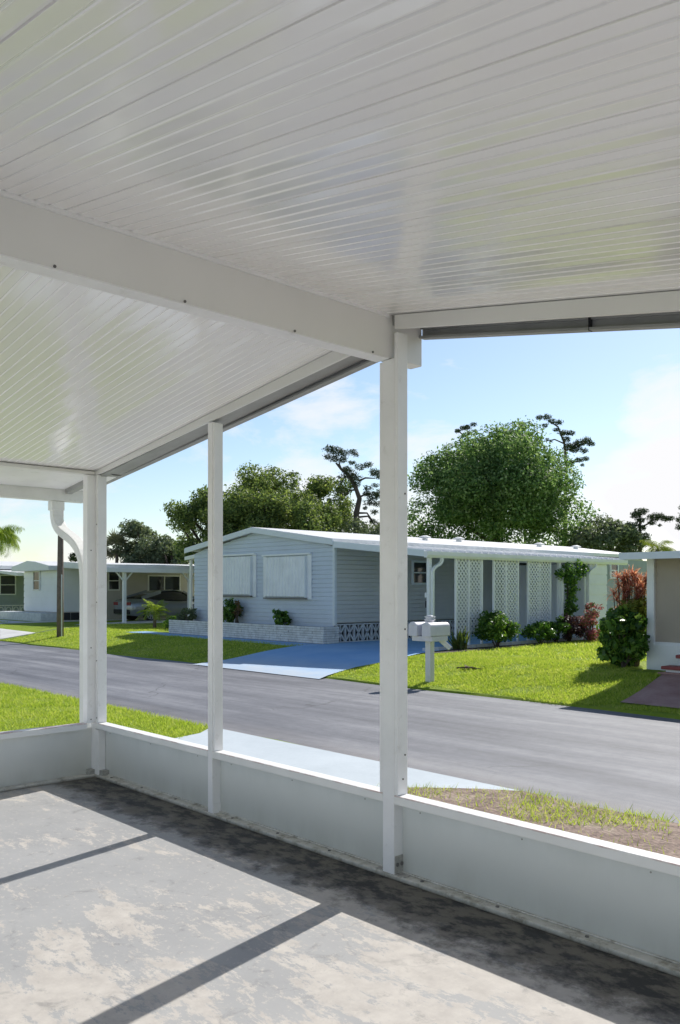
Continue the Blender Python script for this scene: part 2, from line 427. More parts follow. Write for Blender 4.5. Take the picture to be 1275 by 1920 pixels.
def blob_crown(cen, rx, ry, rz, m, rb, seed, low=-.45):
    r = np.random.default_rng(seed); out = []
    while len(out) < m:
        d = unit(r.normal(size=3))
        if d[2] < low: continue
        k = .55 + .4 * r.random()
        out.append((cen[0] + d[0] * rx * k, cen[1] + d[1] * ry * k, cen[2] + d[2] * rz * k, rb * (.6 + .7 * r.random())))
    return out

def trunk_mb(base, top, r0, r1, limbs, seed, wob=.12):
    r = random.Random(seed); mb = MB(); base = Vector(base); top = Vector(top)
    pts = [base.lerp(top, i / 6) + Vector((r.uniform(-1, 1), r.uniform(-1, 1), 0)) * wob * (i > 0) for i in range(7)]
    mb.tube(pts, [r0 + (r1 - r0) * i / 6 for i in range(7)], 8)
    for L in limbs:
        L = Vector(L); k = r.choice([3, 4, 5]); s = pts[k]
        md = s.lerp(L, .5) + Vector((r.uniform(-1, 1), r.uniform(-1, 1), r.uniform(0, 1))) * wob * 1.5
        mb.tube([s, md, L], [r1 * .8, r1 * .5, r1 * .2], 6)
    return mb

def tree(name, label, cen, rx, ry, rz, n, size, mat, seed, m=40, rb=.8, base_z=0, trunk_r=.2, low=-.45, group=None, extra=(), cat='tree', shell=.5, gap=None):
    cen = Vector(cen)
    t = thing(name, (cen.x, cen.y, base_z), label, cat, group)
    bl = blob_crown(cen, rx, ry, rz, m, rb, seed, low) + list(extra)
    rr = random.Random(seed)
    limbs = [b[:3] for b in rr.sample(bl, min(12, len(bl)))]
    trunk_mb((cen.x, cen.y, base_z), (cen.x, cen.y, cen.z + rz * .2), trunk_r, trunk_r * .5, limbs, seed).build('trunk', M['bark'], t, True)
    quads('crown', leaf_quads(bl, n, size, seed + 1, shell), mat, t)
    return t

def strap(mb_list, base, az, el, length, width, droop, n=5, rng=None):
    """one strap leaf / frond blade as a strip of quads: returns list of quads"""
    p = np.array(base, float); dirh = np.array([math.cos(az), math.sin(az), 0]); side = np.array([-math.sin(az), math.cos(az), 0])
    e = el; seg = length / n
    for i in range(n):
        d = dirh * math.cos(e) + np.array([0, 0, math.sin(e)])
        q = p + d * seg
        w0 = width * (1 - (i / n) ** 2 * .9) * (.55 + .45 * min(1, (i + 1) / 2)) / 2; w1 = width * (1 - ((i + 1) / n) ** 2 * .97) / 2
        mb_list.append([p - side * w0, p + side * w0, q + side * w1, q - side * w1])
        p = q; e -= droop / n
    return p

def frond(lst, base, az, el, length, droop, leaf, nl, w=.03, hang=.3, rng=random):
    """feather frond: rachis with leaflets"""
    p = np.array(base, float); dirh = np.array([math.cos(az), math.sin(az), 0]); side = np.array([-math.sin(az), math.cos(az), 0]); e = el
    seg = length / nl
    for i in range(nl):
        d = dirh * math.cos(e) + np.array([0, 0, math.sin(e)]); q = p + d * seg
        lst.append([p - side * .012, p + side * .012, q + side * .01, q - side * .01])
        if i > nl * .12:
            ll = leaf * math.sin(math.pi * (.15 + .8 * i / nl)) * rng.uniform(.8, 1.15)
            for s in (-1, 1):
                t = side * s * .85 + d * .5 + np.array([0, 0, -hang + rng.uniform(-.15, .15)]); t /= np.linalg.norm(t)
                a = q; m_ = q + t * ll * .5 + d * w * .5; z_ = q + t * ll + np.array([0, 0, -ll * hang * .4])
                lst.append([a, m_ - d * w, z_, m_ + d * w * .3])
        p = q; e -= droop / nl
    return p

# ------------------------------------------------------------------ the setting
def gz(x, y):
    z = -.12
    if y > 2.5: z = -.21
    if y > 7.1:
        t = min(1, max(0, (y - 7.15) / 2.35)); z = -.12 + .1375 * (t * t * (3 - 2 * t) + t)
    return z
xs = [-400, -200, -120, -80] + [x * 1.0 for x in range(-60, 31)] + [60, 120, 200, 400]
ys = [-400, -150, -60, -20, -8, -4, -2, -1, 0, .5, 1, 1.5, 2, 2.42, 2.52, 4, 6, 7.05, 7.14, 7.4, 7.7, 8.0, 8.3, 8.6, 8.9, 9.2, 9.5, 10, 11, 12, 14, 17, 20, 25, 30, 40, 60, 100, 160, 250, 500]
rg = random.Random(3)
vs = []; fs = []
for j, y in enumerate(ys):
    for i, x in enumerate(xs):
        yy = y
        if 2.3 < y < 2.6 or 7 < y < 7.2: yy += .05 * math.sin(x * 1.3) + rg.uniform(-.04, .04)
        vs.append((x, yy, gz(x, y)))
W_ = len(xs)
for j in range(len(ys) - 1):
    for i in range(W_ - 1):
        fs.append((j * W_ + i, j * W_ + i + 1, (j + 1) * W_ + i + 1, (j + 1) * W_ + i))
g = MB(); g.v = vs; g.f = fs
tag(g.build('ground', M['lawn']), kind='structure')

def sheet(name, poly, z, mat, label=None, thick=.06):
    mb = MB(); mb.prism(poly, 'z', z - thick, z) if not callable(z) else None
    if callable(z):
        n = len(poly)
        mb.add([(p[0], p[1], z(*p)) for p in poly] + [(p[0], p[1], z(*p) - .08) for p in poly],
               [tuple(range(n)), tuple(range(n, 2 * n))[::-1]] + [(i, (i + 1) % n, n + (i + 1) % n, n + i) for i in range(n)])
    return tag(mb.build(name, mat), kind='structure')

sheet('road', [(-400, 2.40), (400, 2.40), (400, 7.20), (-400, 7.20)], -.15, M['asphalt'], thick=.05)
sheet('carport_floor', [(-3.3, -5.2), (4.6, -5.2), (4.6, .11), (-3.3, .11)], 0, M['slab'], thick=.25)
# pale blue apron of the near driveway
sheet('driveway', [(-4.75, .2), (-1.95, .2), (-1.93, 1.45), (-1.58, 1.92), (-1.2, 2.25), (-.9, 2.43), (-5.15, 2.43), (-4.88, 2.1), (-4.78, 1.7)], -.112, M['paleblue'])
sheet('bounce_slab', [(4.62, -14), (14, -14), (14, 2.2), (4.62, 2.2)], -.1, M['concrete'])  # unseen pale slab added on the right to bounce light into the carport
sheet('bounce_slab', [(-8, -14), (4.6, -14), (4.6, -5.22), (-8, -5.22)], -.1, M['concrete'])  # unseen slab behind the camera, added to reflect light inside
sheet('bounce_slab', [(-16, -14), (-8.02, -14), (-8.02, -5.3), (-3.42, -5.3), (-3.42, -.25), (-16, -.25)], -.1, M['concrete'])  # unseen slab added to bounce neutral light onto the left ceiling
# soil strip on the near verge
sheet('mulch_bed', [(-1.9, .3), (9, .3), (9, 2.38), (4, 2.41), (2, 2.37), (.6, 2.42), (-.3, 2.38), (-.92, 2.41), (-1.2, 2.22), (-1.56, 1.9), (-1.85, 1.4)], -.105, M['mulch'])
# blue driveway and carport slab across the road; rises from road to house
def dz(x, y): return gz(x, y) + .018
mb = MB()
rows = [(6.9, -12.4, -8.35), (7.2, -12.25, -8.45), (7.6, -12.16, -8.55), (8.0, -12.13, -8.57), (8.4, -12.11, -8.42), (8.8, -12.05, -8.36), (9.2, -11.97, -8.32), (9.5, -11.9, -8.36), (10.2, -11.9, -8.6), (11.35, -12.3, -8.82), (19.2, -12.3, -8.85)]
for y, a, b_ in rows:
    zz = dz(0, y) if y > 7.15 else (-.138 if y < 7 else -.115)
    mb.v += [(a, y, zz), (b_, y, zz)]
for i in range(len(rows) - 1): mb.f.append((2 * i, 2 * i + 1, 2 * i + 3, 2 * i + 2))
tag(mb.build('driveway', M['bluedrive']), kind='structure')
sheet('path', [(-20.2, 9.62), (-11.98, 9.42), (-11.93, 10.3), (-20.2, 10.3)], .168, M['blue'])
sheet('driveway', [(-23.6, 7.22), (-23.75, 8.2), (-23.95, 9.2), (-25.9, 11.8), (-26.0, 19.5), (-30.0, 19.5), (-29.9, 10.9), (-29.6, 9.5), (-28.4, 8.4), (-27.6, 7.22)], lambda x, y: gz(x, y) + .03, M['concrete'])
sheet('path', [(-40, 10.1), (-30.1, 10.1), (-30.1, 10.8), (-40, 10.8)], .17, M['concrete'])
mb = MB()
for y, a, b_ in ((7.5, -2.9, -1.3), (7.9, -2.95, -1.3), (8.3, -3.0, -1.25), (8.7, -3.07, -1.2), (9.0, -3.13, -1.0), (9.35, -3.2, -.8)):
    mb.v += [(a, y, gz(a, y) + .02), (b_, y, gz(b_, y) + .02)]
mb.f = [(2 * i, 2 * i + 1, 2 * i + 3, 2 * i + 2) for i in range(5)]
tag(mb.build('path', M['redpath']), kind='structure')
sheet('path', [(-3.3, 9.36), (-.8, 9.36), (-.8, 9.75), (-3.2, 9.75)], .182, M['redpath'])
sheet('mulch_bed', [(-8.83, 9.75), (-8.5, 9.7), (-8.15, 10.2), (-8.3, 12), (-8.55, 16), (-8.6, 19.2), (-8.83, 19.2)], .17, M['soil'])
kb = MB()
for i in range(21):
    y = 10.2 + i * .42
    kb.box(-8.84, -8.73, y, y + .40, .15, .235)
tag(kb.build('bed_kerb', M['blockwhite']), kind='structure')

# ------------------------------------------------------------------ grass blades
def blades(n, xr, yr, h, w, seed, mask=None):
    r = np.random.default_rng(seed)
    x = r.uniform(*xr, n); y = r.uniform(*yr, n)
    if mask is not None:
        k = mask(x, y, r); x = x[k]; y = y[k]
    n = len(x)
    t_ = np.clip((y - 7.15) / 2.35, 0, 1); z = np.where(y < 2.6, -.13, -.125 + .1375 * (t_ * t_ * (3 - 2 * t_) + t_))
    a = r.uniform(0, 2 * np.pi, n); hh = h * (.45 + .8 * r.random(n)); ww = w * (.6 + .8 * r.random(n))
    lean = r.normal(size=(n, 2)) * hh[:, None] * .55
    c = np.stack([x, y, z], 1); s = np.stack([np.cos(a), np.sin(a), np.zeros(n)], 1) * ww[:, None] / 2
    tip = c + np.stack([lean[:, 0], lean[:, 1], hh], 1)
    return np.stack([c - s, c + s, tip], 1)
def patchy(x, y): return np.sin(x * 1.7 + 1.3 * np.sin(y * 1.1)) * np.sin(y * 2.3 + .8 * np.sin(x * .9))
def on_near_left(x, y, r):
    edge = np.where(y < 1.7, -4.72, -4.72 - (y - 1.7) * .55)
    return (x < edge + r.normal(size=len(x)) * .04) & (y < 2.44 + r.normal(size=len(x)) * .03)
def on_right(x, y, r):
    left = np.interp(y, [7.18, 7.6, 8.0, 8.4, 8.8, 9.2, 9.6, 10.2, 12, 16], [-8.42, -8.55, -8.57, -8.42, -8.36, -8.3, -8.2, -8.15, -8.25, -8.5])
    pathl = np.interp(y, [7.5, 8.3, 9.35], [-2.9, -3.0, -3.25])
    edge = 7.19 + .05 * np.sin(x * 2.1) + .03 * np.sin(x * 5.3)
    return (x > left + .02) & ~((y > 7.48) & (x > pathl) & (x < -.8)) & ~((x > -3.85) & (y > 9.35)) & (y > edge + r.normal(size=len(x)) * .03) & ((x < -4.4) | (y < 10.0))
def on_left(x, y, r):
    right = np.interp(y, [7.2, 8.0, 8.8, 9.5], [-12.25, -12.13, -12.05, -11.9])
    dl = np.interp(y, [7.22, 9.2, 11.8, 12], [-23.5, -23.85, -25.8, -25.9])
    return (x < right - .02) & (x > dl) & (y > 7.19 + .05 * np.sin(x * 1.7) + r.normal(size=len(x)) * .03) & ~((x > -20.25) & (y > 9.6)) & (y < 12.6)
def far_left(x, y, r):
    return (x < np.interp(y, [7.22, 8.4, 9.5, 11], [-27.7, -28.5, -29.7, -30.1])) & (y > 7.2) & ~((y > 10.05) & (y < 10.85)) & ~((y > 10.85) & (x > -34.6))
def tufts(x, y, r):
    t = np.sin(x * 3.1 + .7) * np.sin(x * 1.27 + 2.0 + y) + .35 * np.sin(x * 7.3 + 3 * y)
    near_edge = (y > 1.86 + .2 * np.sin(x * 2.3 + .5) + .1 * np.sin(x * 6.1)) & (t > -.9) & (x > -.7) & (r.random(len(x)) < .95)
    corner = (x < -.55) & (y > 1.75) & (r.random(len(x)) < .10 + .25 * (t > .2))
    sparse = r.random(len(x)) < .10 + .4 * (t > .25)
    left = np.interp(y, [0, 1.5, 1.95, 2.3], [-1.9, -1.85, -1.5, -1.05])
    return (near_edge | corner | sparse) & (x > left) & (y < 2.44 + .06 * np.sin(x * 3.7) + .03 * r.normal(size=len(x)))
def thin(f, k, seed):
    def g_(x, y, r):
        p = np.sin(x * 2.7 + seed) * np.sin(y * 3.3 + 1.7 * np.sin(x * 1.1)) + .5 * np.sin(x * 6.1 - y * 4.3)
        return f(x, y, r) & ((p < .55) | (r.random(len(x)) < k))
    return g_
gq = np.concatenate([
    blades(110000, (-15, -4.6), (-.1, 2.5), .05, .011, 11, thin(on_near_left, .25, 1.0)),
    blades(120000, (-9, 0.0), (7.1, 10.5), .042, .014, 12, thin(on_right, .25, 1.0)),
    blades(25000, (-8.6, -4.4), (10.5, 18), .06, .02, 13, thin(on_right, .25, 1.0)),
    blades(75000, (-26, -11.8), (7.1, 12.6), .045, .018, 14, thin(on_left, .25, 1.0)),
    blades(9000, (-40, -27.5), (7.1, 13), .06, .03, 16, far_left),
    blades(60000, (-1.9, 6), (.2, 2.56), .065, .009, 15, tufts)])
tag(quads('grass', gq, M['grass']), kind='stuff')

# ------------------------------------------------------------------ our carport
CP = thing('carport', (0, 0, 0), 'white aluminium screened carport roof, posts and kick panels around the viewer', 'carport')
def zR(x): return 2.826 - .174 * x
def zL(x): return 2.800 + .137 * x
# roof pans: ribbed profile along y, swept along x
def pans(x0, z0, x1, z1, y0, y1, name, seam=True):
    prof = []; rs = random.Random(name + str(seam))
    y = y1; pitch = .0545; k = 0
    while y > y0:
        if k % 6 == 0 and seam: prof += [(y, 0), (y - .002, .009), (y - .0045, .009), (y - .0065, 0)]
        else: prof += [(y - .001, 0), (y - .004, .0035), (y - .008, .0035), (y - .012, 0)]
        ta = rs.uniform(-.0006, .0006); prof.append((y - .0145, ta)); prof.append((y - .052, -ta))
        y -= pitch; k += 1
    prof.append((y0, 0))
    n = len(prof); mb = MB(); ns = 2
    for s in range(ns):
        t = s / (ns - 1); x = x0 + (x1 - x0) * t; z = z0 + (z1 - z0) * t
        mb.v += [(x, p[0], z + p[1]) for p in prof]
    for i in range(n - 1): mb.f.append((i, i + 1, n + i + 1, n + i))
    a = [(x0, y0, z0 + .04), (x1, y0, z1 + .04), (x1, y1, z1 + .04), (x0, y1, z0 + .04)]
    mb.hexa(a, [(p[0], p[1], p[2] + .06) for p in a])
    me = bpy.data.meshes.new(name); me.from_pydata(mb.v, [], mb.f); me.update()
    return link(name, me, M['ceiling'], CP)
YB = -5.0
pans(-.03, zR(-.03), 4.6, zR(4.6), YB, .249, 'ceiling_panel')
pans(-.11, zL(-.11), -3.78, zL(-3.78), YB, .249, 'ceiling_panel', False)
# ridge beam
rb = MB().box(-.11, -.03, YB, .2485, 2.612, 2.93).build('ridge_beam', M['beam'], CP, bevel=.004)
tb = MB().box(-.114, -.026, YB, -.005, 2.606, 2.6115); tb.box(-.0295, -.016, YB, -.012, zR(-.03) - .018, zR(-.03) - .002)
tb.build('trim', M['frame'], rb)
# headers along the gable end
def header(name, xa, xb, top, bot, y0, y1, mat=M['beam']):
    return MB().hexa([(xa, y0, bot(xa)), (xb, y0, bot(xb)), (xb, y1, bot(xb)), (xa, y1, bot(xa))],
                     [(xa, y0, top(xa)), (xb, y0, top(xb)), (xb, y1, top(xb)), (xa, y1, top(xa))]).build(name, mat, CP, bevel=.003)
header('gable_header', .004, 4.5, lambda x: zR(x) - .003, lambda x: 2.752 - .177 * x, .003, .022)
header('gable_header', -3.162, -.114, lambda x: zL(x) - .003, lambda x: 2.727 + .1255 * x, .003, .022)
# outer grey fascia of the roof overhang
def fasc(xa, xb, bot, top):
    a = MB()
    for (y0, y1, lo, hi) in ((.25, .268, 0, None), (.222, .249, 0, .012), (.236, .2495, .05, .062)):
        zb = lambda x: bot(x) + lo
        zt = (lambda x: top(x) + .06) if hi is None else (lambda x: bot(x) + hi)
        a.hexa([(xa, y0, zb(xa)), (xb, y0, zb(xb)), (xb, y1, zb(xb)), (xa, y1, zb(xa))],
               [(xa, y0, zt(xa)), (xb, y0, zt(xb)), (xb, y1, zt(xb)), (xa, y1, zt(xa))])
    return a.build('fascia', M['fascia'], CP)
f1 = fasc(-.0298, 4.62, lambda x: 2.750 - .1795 * x, zR)
MB().box(.957, .960, .2195, .2485, 2.575, 2.66).build('seam', M['dark'], f1)
fasc(-3.80, -.1102, lambda x: 2.752 + .1265 * x, zL)
for xa, xb, f_ in ((-.0295, 4.55, zR), (-3.74, -.1103, zL)):
    MB().hexa([(xa, .0785, f_(xa) - .013), (xb, .0785, f_(xb) - .013), (xb, .2195, f_(xb) - .013), (xa, .2195, f_(xa) - .013)],
              [(xa, .0785, f_(xa) - .003), (xb, .0785, f_(xb) - .003), (xb, .2195, f_(xb) - .003), (xa, .2195, f_(xa) - .003)]).build('gable_soffit', M['fascia'], CP)
    MB().hexa([(xa, .0235, f_(xa) - .05), (xb, .0235, f_(xb) - .05), (xb, .078, f_(xb) - .05), (xa, .078, f_(xa) - .05)],
              [(xa, .0235, f_(xa) - .003), (xb, .0235, f_(xb) - .003), (xb, .078, f_(xb) - .003), (xa, .078, f_(xa) - .003)]).build('header_back', M['fascia'], CP)
# posts
def screws(o, pts, axis):
    for p in pts:
        mb = MB(); q = Vector(p); d = Vector({'x': (.004, 0, 0), 'y': (0, -.004, 0)}[axis])
        mb.tube([q, q + d], .0045, 8); mb.build('screw', M['screw'], o)
pm = MB().box(-.0745, .004, 0, .077, .024, 2.606).build('post', M['frame'], CP, bevel=.003)
for xa, xb in ((-.098, -.0755), (.0045, .027)):
    c = MB().box(xa, xb, .002, .075, .422, 2.60 if xa < 0 else 2.73).build('screen_channel', M['frame'], pm, bevel=.002)
screws(pm, [(.027, .055, .62), (.027, .055, 1.25), (.027, .055, 1.93), (.027, .04, .50)], 'x')
br = MB().box(.0045, .009, .004, .072, .024, .115); br.box(.0045, .072, .006, .068, .0235, .028); br.build('foot_bracket', M['bracket'], pm)
for y in (.02, .052): MB().tube([(.009, y, .072), (.0115, y, .072)], .0105, 12).build('bolt', M['screw'], pm)
bl = MB().box(-.079, -.0748, .004, .072, .024, .09); bl.box(-.13, -.075, .006, .06, .0235, .028); bl.build('foot_bracket', M['bracket'], pm)
pd = MB().box(-1.634, -1.584, 0, .07, .024, 2.515).build('post', M['frame'], CP, bevel=.003)
for xa, xb in ((-1.640, -1.6345), (-1.5835, -1.567)):
    MB().box(xa, xb, .004, .07, .422, 2.51).build('screen_channel', M['frame'], pd, bevel=.002)
br = MB().box(-1.5835, -1.579, .004, .066, .024, .09); br.build('foot_bracket', M['frame'], pd)
pc = MB().box(-3.24, -3.165, 0, .075, .024, 2.362).build('post', M['frame'], CP, bevel=.003)
MB().box(-3.1645, -3.125, .002, .075, .422, 2.33).build('screen_channel', M['frame'], pc, bevel=.002)
MB().box(-3.24, -3.167, -.064, -.0005, .422, 2.33).build('screen_channel', M['frame'], pc, bevel=.002)
MB().box(-3.1645, -3.115, .0, .06, .024, .37).build('corner_block', M['frame'], pc, bevel=.002)
screws(pc, [(-3.143, .002, z) for z in (.46, .9, 1.35, 1.95)] , 'y')
screws(pc, [(-3.167, -.035, z) for z in (.45, 1.0, 1.75)], 'x')
b3 = MB().box(-3.115, -3.06, .008, .06, .0235, .06); b3.build('foot_bracket', M['bracket'], pc)
b4 = MB().box(-3.235, -3.17, -.045, -.002, .0235, .06); b4.build('foot_bracket', M['bracket'], pc)
# rails, kick panels, base plates on the gable end
secs = [(-3.1645, -1.6343), (-1.5837, -.0748), (.0043, 4.5)]
lows = [(-3.1645, -1.6343), (-1.5837, -.0748), (.0043, 4.5)]
for (a, b_), (c, d) in zip(secs, lows):
    MB().box(a, b_, 0.0, .078, .376, .421).build('rail', M['rail'], CP, bevel=.0025)
    MB().box(c, d, .062, .07, .0236, .3755).build('kick_panel', M['kick'], CP)
for a, b_ in ((-3.165, -1.6095), (-1.6085, -.036), (-.0355, 4.5)):
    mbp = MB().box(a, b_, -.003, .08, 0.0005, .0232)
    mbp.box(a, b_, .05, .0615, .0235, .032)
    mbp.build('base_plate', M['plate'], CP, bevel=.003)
# rail stubs where the rail meets the posts
# left wall
MB().box(-3.24, -3.165, YB, -.0655, .376, .421).build('rail', M['rail'], CP, bevel=.0025)
MB().box(-3.236, -3.228, YB, -.002, .0236, .3755).build('kick_panel', M['kick'], CP)
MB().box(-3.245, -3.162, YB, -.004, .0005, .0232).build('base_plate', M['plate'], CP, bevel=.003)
MB().box(-3.24, -3.166, YB, -.002, 2.334, zL(-3.2) - .002).build('eave_header', M['beam'], CP, bevel=.003)
MB().box(-3.24, -3.166, .0790, .219, 2.345, zL(-3.2) - .016).build('eave_header', M['fascia'], CP)
MB().hexa([(-3.75, YB, zL(-3.75) - .014), (-3.242, YB, zL(-3.242) - .014), (-3.242, .22, zL(-3.242) - .014), (-3.75, .22, zL(-3.75) - .014)], [(-3.75, YB, zL(-3.75) - .004), (-3.242, YB, zL(-3.242) - .004), (-3.242, .22, zL(-3.242) - .004), (-3.75, .22, zL(-3.75) - .004)]).build('soffit', M['frame'], CP)
scb = [o for o in CP.children if o.name.startswith('ridge_beam')][0]
for y in (-1.75, -1.2, -.62, -.12): MB().tube([(-.026, y, 2.618), (-.0225, y, 2.618)], .006, 8).build('screw', M['screw'], scb)
for o in [o for o in CP.children if o.name.startswith('base_plate')][:3]:
    bb = [Vector(c) for c in o.bound_box]; xa = min(p.x for p in bb); xb = max(p.x for p in bb)
    for i in range(int((xb - xa) / .45) + 1):
        x = xa + .2 + i * .45
        if x < xb - .02: MB().tube([(x, .03, .0235), (x, .03, .0275)], .009, 8).build('bolt', M['screw'], o)
for o in [o for o in CP.children if o.name.startswith('kick_panel')][:3]:
    bb = [Vector(c) for c in o.bound_box]; xa = min(p.x for p in bb); xb = max(p.x for p in bb)
    for i in range(int((xb - xa) / .6) + 1):
        x = xa + .12 + i * .6
        if x < xb - .02: MB().tube([(x, .0618, .345), (x, .0600, .345)], .004, 8).build('rivet', M['bracket'], o)
# gutter on the left eave
gu = MB()
prof = [(-3.755, 2.285), (-3.755, 2.178), (-3.845, 2.178), (-3.875, 2.225), (-3.875, 2.30), (-3.868, 2.30), (-3.868, 2.228), (-3.842, 2.184), (-3.762, 2.184), (-3.762, 2.285)]
gu.prism(prof, 'y', YB, .21)
gut = gu.build('gutter', M['gutter'], CP)
MB().prism([(-3.755, 2.285), (-3.755, 2.178), (-3.845, 2.178), (-3.875, 2.225), (-3.875, 2.30)], 'y', .2105, .214).build('end_cap', M['gutter'], gut)
ds = MB()
path = []
def bez(p0, p1, p2, p3, n=9):
    return [tuple(((1 - t) ** 3 * p0[i] + 3 * (1 - t) ** 2 * t * p1[i] + 3 * (1 - t) * t * t * p2[i] + t ** 3 * p3[i]) for i in range(3)) for t in [k / n for k in range(n + 1)]]
path = [(-3.81, -.02, 2.18), (-3.81, -.02, 2.13)] + bez((-3.81, -.02, 2.10), (-3.81, -.02, 1.80), (-3.335, 0, 1.98), (-3.315, 0, 1.52), 18) + [(-3.315, 0, 1.4), (-3.315, 0, -.05)]
dsp = ds.duct(path, .066, .088).build('downspout', M['gutter'], gut, bevel=.008)
MB().duct([(-3.81, -.02, 2.177), (-3.81, -.02, 2.10)], .084, .109).build('outlet', M['gutter'], gut, bevel=.006)

# ------------------------------------------------------------------ house helpers
def lap_wall(mb, a, b, z0, z1, nrm, lap=.125, top=None, proud=.018):
    """lap siding from a to b (2D points), outward normal nrm (2D). top(u) limits height along u in 0..1 (gable)"""
    ax, ay = a; bx, by = b; L = math.hypot(bx - ax, by - ay); ux, uy = (bx - ax) / L, (by - ay) / L
    z = z0
    def span(zz):
        if not top: return 0, L
        us = [i / 200 for i in range(201) if top(i / 200) >= zz]
        return (us[0] * L, us[-1] * L) if us else None
    while z < z1 - .005:
        zt = min(z + lap, z1)
        s0 = span(z + .001); s1 = span(zt)
        if s0 is None: break
        if s1 is None: m_ = (s0[0] + s0[1]) / 2; s1 = (m_ - .01, m_ + .01)
        P = lambda s, off, zz: (ax + ux * s + nrm[0] * off, ay + uy * s + nrm[1] * off, zz)
        gr = lap * .17
        mb.add([P(s0[0], proud, z + gr), P(s0[1], proud, z + gr), P(s1[1], proud * .4, zt), P(s1[0], proud * .4, zt), P(s0[0], -.012, z + gr), P(s0[1], -.012, z + gr),
                P(s0[0], -.012, z), P(s0[1], -.012, z), P(s0[0], proud * .4, z), P(s0[1], proud * .4, z)],
               [(0, 1, 2, 3), (4, 5, 1, 0), (6, 7, 5, 4), (8, 9, 7, 6)])
        z = zt
    return mb

def window(parent, c, w, h, nrm, bars=1, frame=.06, fm=None, split=False):
    """double hung window centred at c on a wall with outward normal along +-x or +-y"""
    x, y, z = c
    along = (abs(nrm[1]), abs(nrm[0]))
    def bx(mb, u0, u1, d0, d1, z0, z1):
        if nrm[0]:
            xs_ = sorted((x + nrm[0] * d0, x + nrm[0] * d1)); mb.box(xs_[0], xs_[1], y + u0, y + u1, z + z0, z + z1)
        else:
            ys_ = sorted((y + nrm[1] * d0, y + nrm[1] * d1)); mb.box(x + u0, x + u1, ys_[0], ys_[1], z + z0, z + z1)
    gl = MB(); bx(gl, -w / 2, w / 2, .012, .02, -h / 2, h / 2)
    fr = MB()
    bx(fr, -w / 2 - frame, -w / 2, .002, .045, -h / 2 - frame, h / 2 + frame); bx(fr, w / 2, w / 2 + frame, .002, .045, -h / 2 - frame, h / 2 + frame)
    bx(fr, -w / 2, w / 2, .002, .045, h / 2, h / 2 + frame); bx(fr, -w / 2, w / 2, .002, .05, -h / 2 - frame, -h / 2)
    for i in range(bars): bx(fr, -w / 2, w / 2, .002, .035, -h / 2 + h * (i + 1) / (bars + 1) - .018, -h / 2 + h * (i + 1) / (bars + 1) + .018)
    if split: bx(fr, -.025, .025, .002, .036, -h / 2, h / 2)
    o = fr.build('window', fm or M['house_white'], parent)
    gl.build('pane', M['glass'], o)
    return o

LOT['on'] = True
# ------------------------------------------------------------------ the blue house opposite
HX, HY = -13.5, 12.0; HL = -20.1; HE = 28.5; RX = -16.8
BH = thing('mobile_home', (-16.8, 20, .03), 'pale blue gabled mobile home with white corrugated window shutters and lattice carport', 'mobile home')
w = MB()
gt = lambda u: 2.60 + (3.10 - 2.60) * (1 - abs(u - .5) * 2)
lap_wall(w, (HL, HY), (HX, HY), .42, 3.12, (0, -1), .118, gt)
w.build('front_wall', M['siding'], BH)
w = MB(); lap_wall(w, (HX, HY), (HX, HE), .56, 2.62, (1, 0), .118)
w.build('side_wall', M['siding_side'], BH)
core = MB().box(HL + .02, HX - .03, HY + .03, HE, .05, 2.6)
core.prism([(HL + .03, 2.605), (HX - .03, 2.605), (RX, 3.08)], 'y', HY + .03, HE)
core.build('wall', M['siding_side'], BH)
MB().box(HX - .05, HX + .022, HY - .026, HY - .0185, .5, 2.6).box(HX + .0185, HX + .0235, HY - .0184, HY + .06, .5, 2.6).build('corner_trim', M['trim_blue'], BH)
# roof
rf = MB()
for s, xe in ((1, HX + .16), (-1, HL - .2)):
    rf.hexa([(RX, HY - .22, 3.12), (xe, HY - .22, 2.655), (xe, HE + .2, 2.655), (RX, HE + .2, 3.12)],
            [(RX, HY - .22, 3.25), (xe, HY - .22, 2.77), (xe, HE + .2, 2.77), (RX, HE + .2, 3.25)])
roof = rf.build('roof', M['roof_white'], BH)
ra = MB()
for s, xe in ((1, HX + .18), (-1, HL - .22)):
    ra.hexa([(RX, HY - .25, 3.09), (xe, HY - .25, 2.60), (xe, HY - .223, 2.60), (RX, HY - .223, 3.09)],
            [(RX, HY - .25, 3.235), (xe, HY - .25, 2.745), (xe, HY - .223, 2.745), (RX, HY - .223, 3.235)])
ra.build('rake_trim', M['trim_blue'], roof)
for (x, y, z) in ((-15.2, 17.5, 2.94), (-15.6, 19.7, 3.0), (-15.4, 24.2, 2.97), (-15.2, 26.4, 2.94)):
    v_ = MB().tube([(x, y, z), (x, y, z + .16)], .09, 10); v_.tube([(x, y, z + .16), (x, y, z + .19), (x, y, z + .24)], [.2, .2, .06], 12)
    v_.build('roof_vent', M['roof_white'], roof)
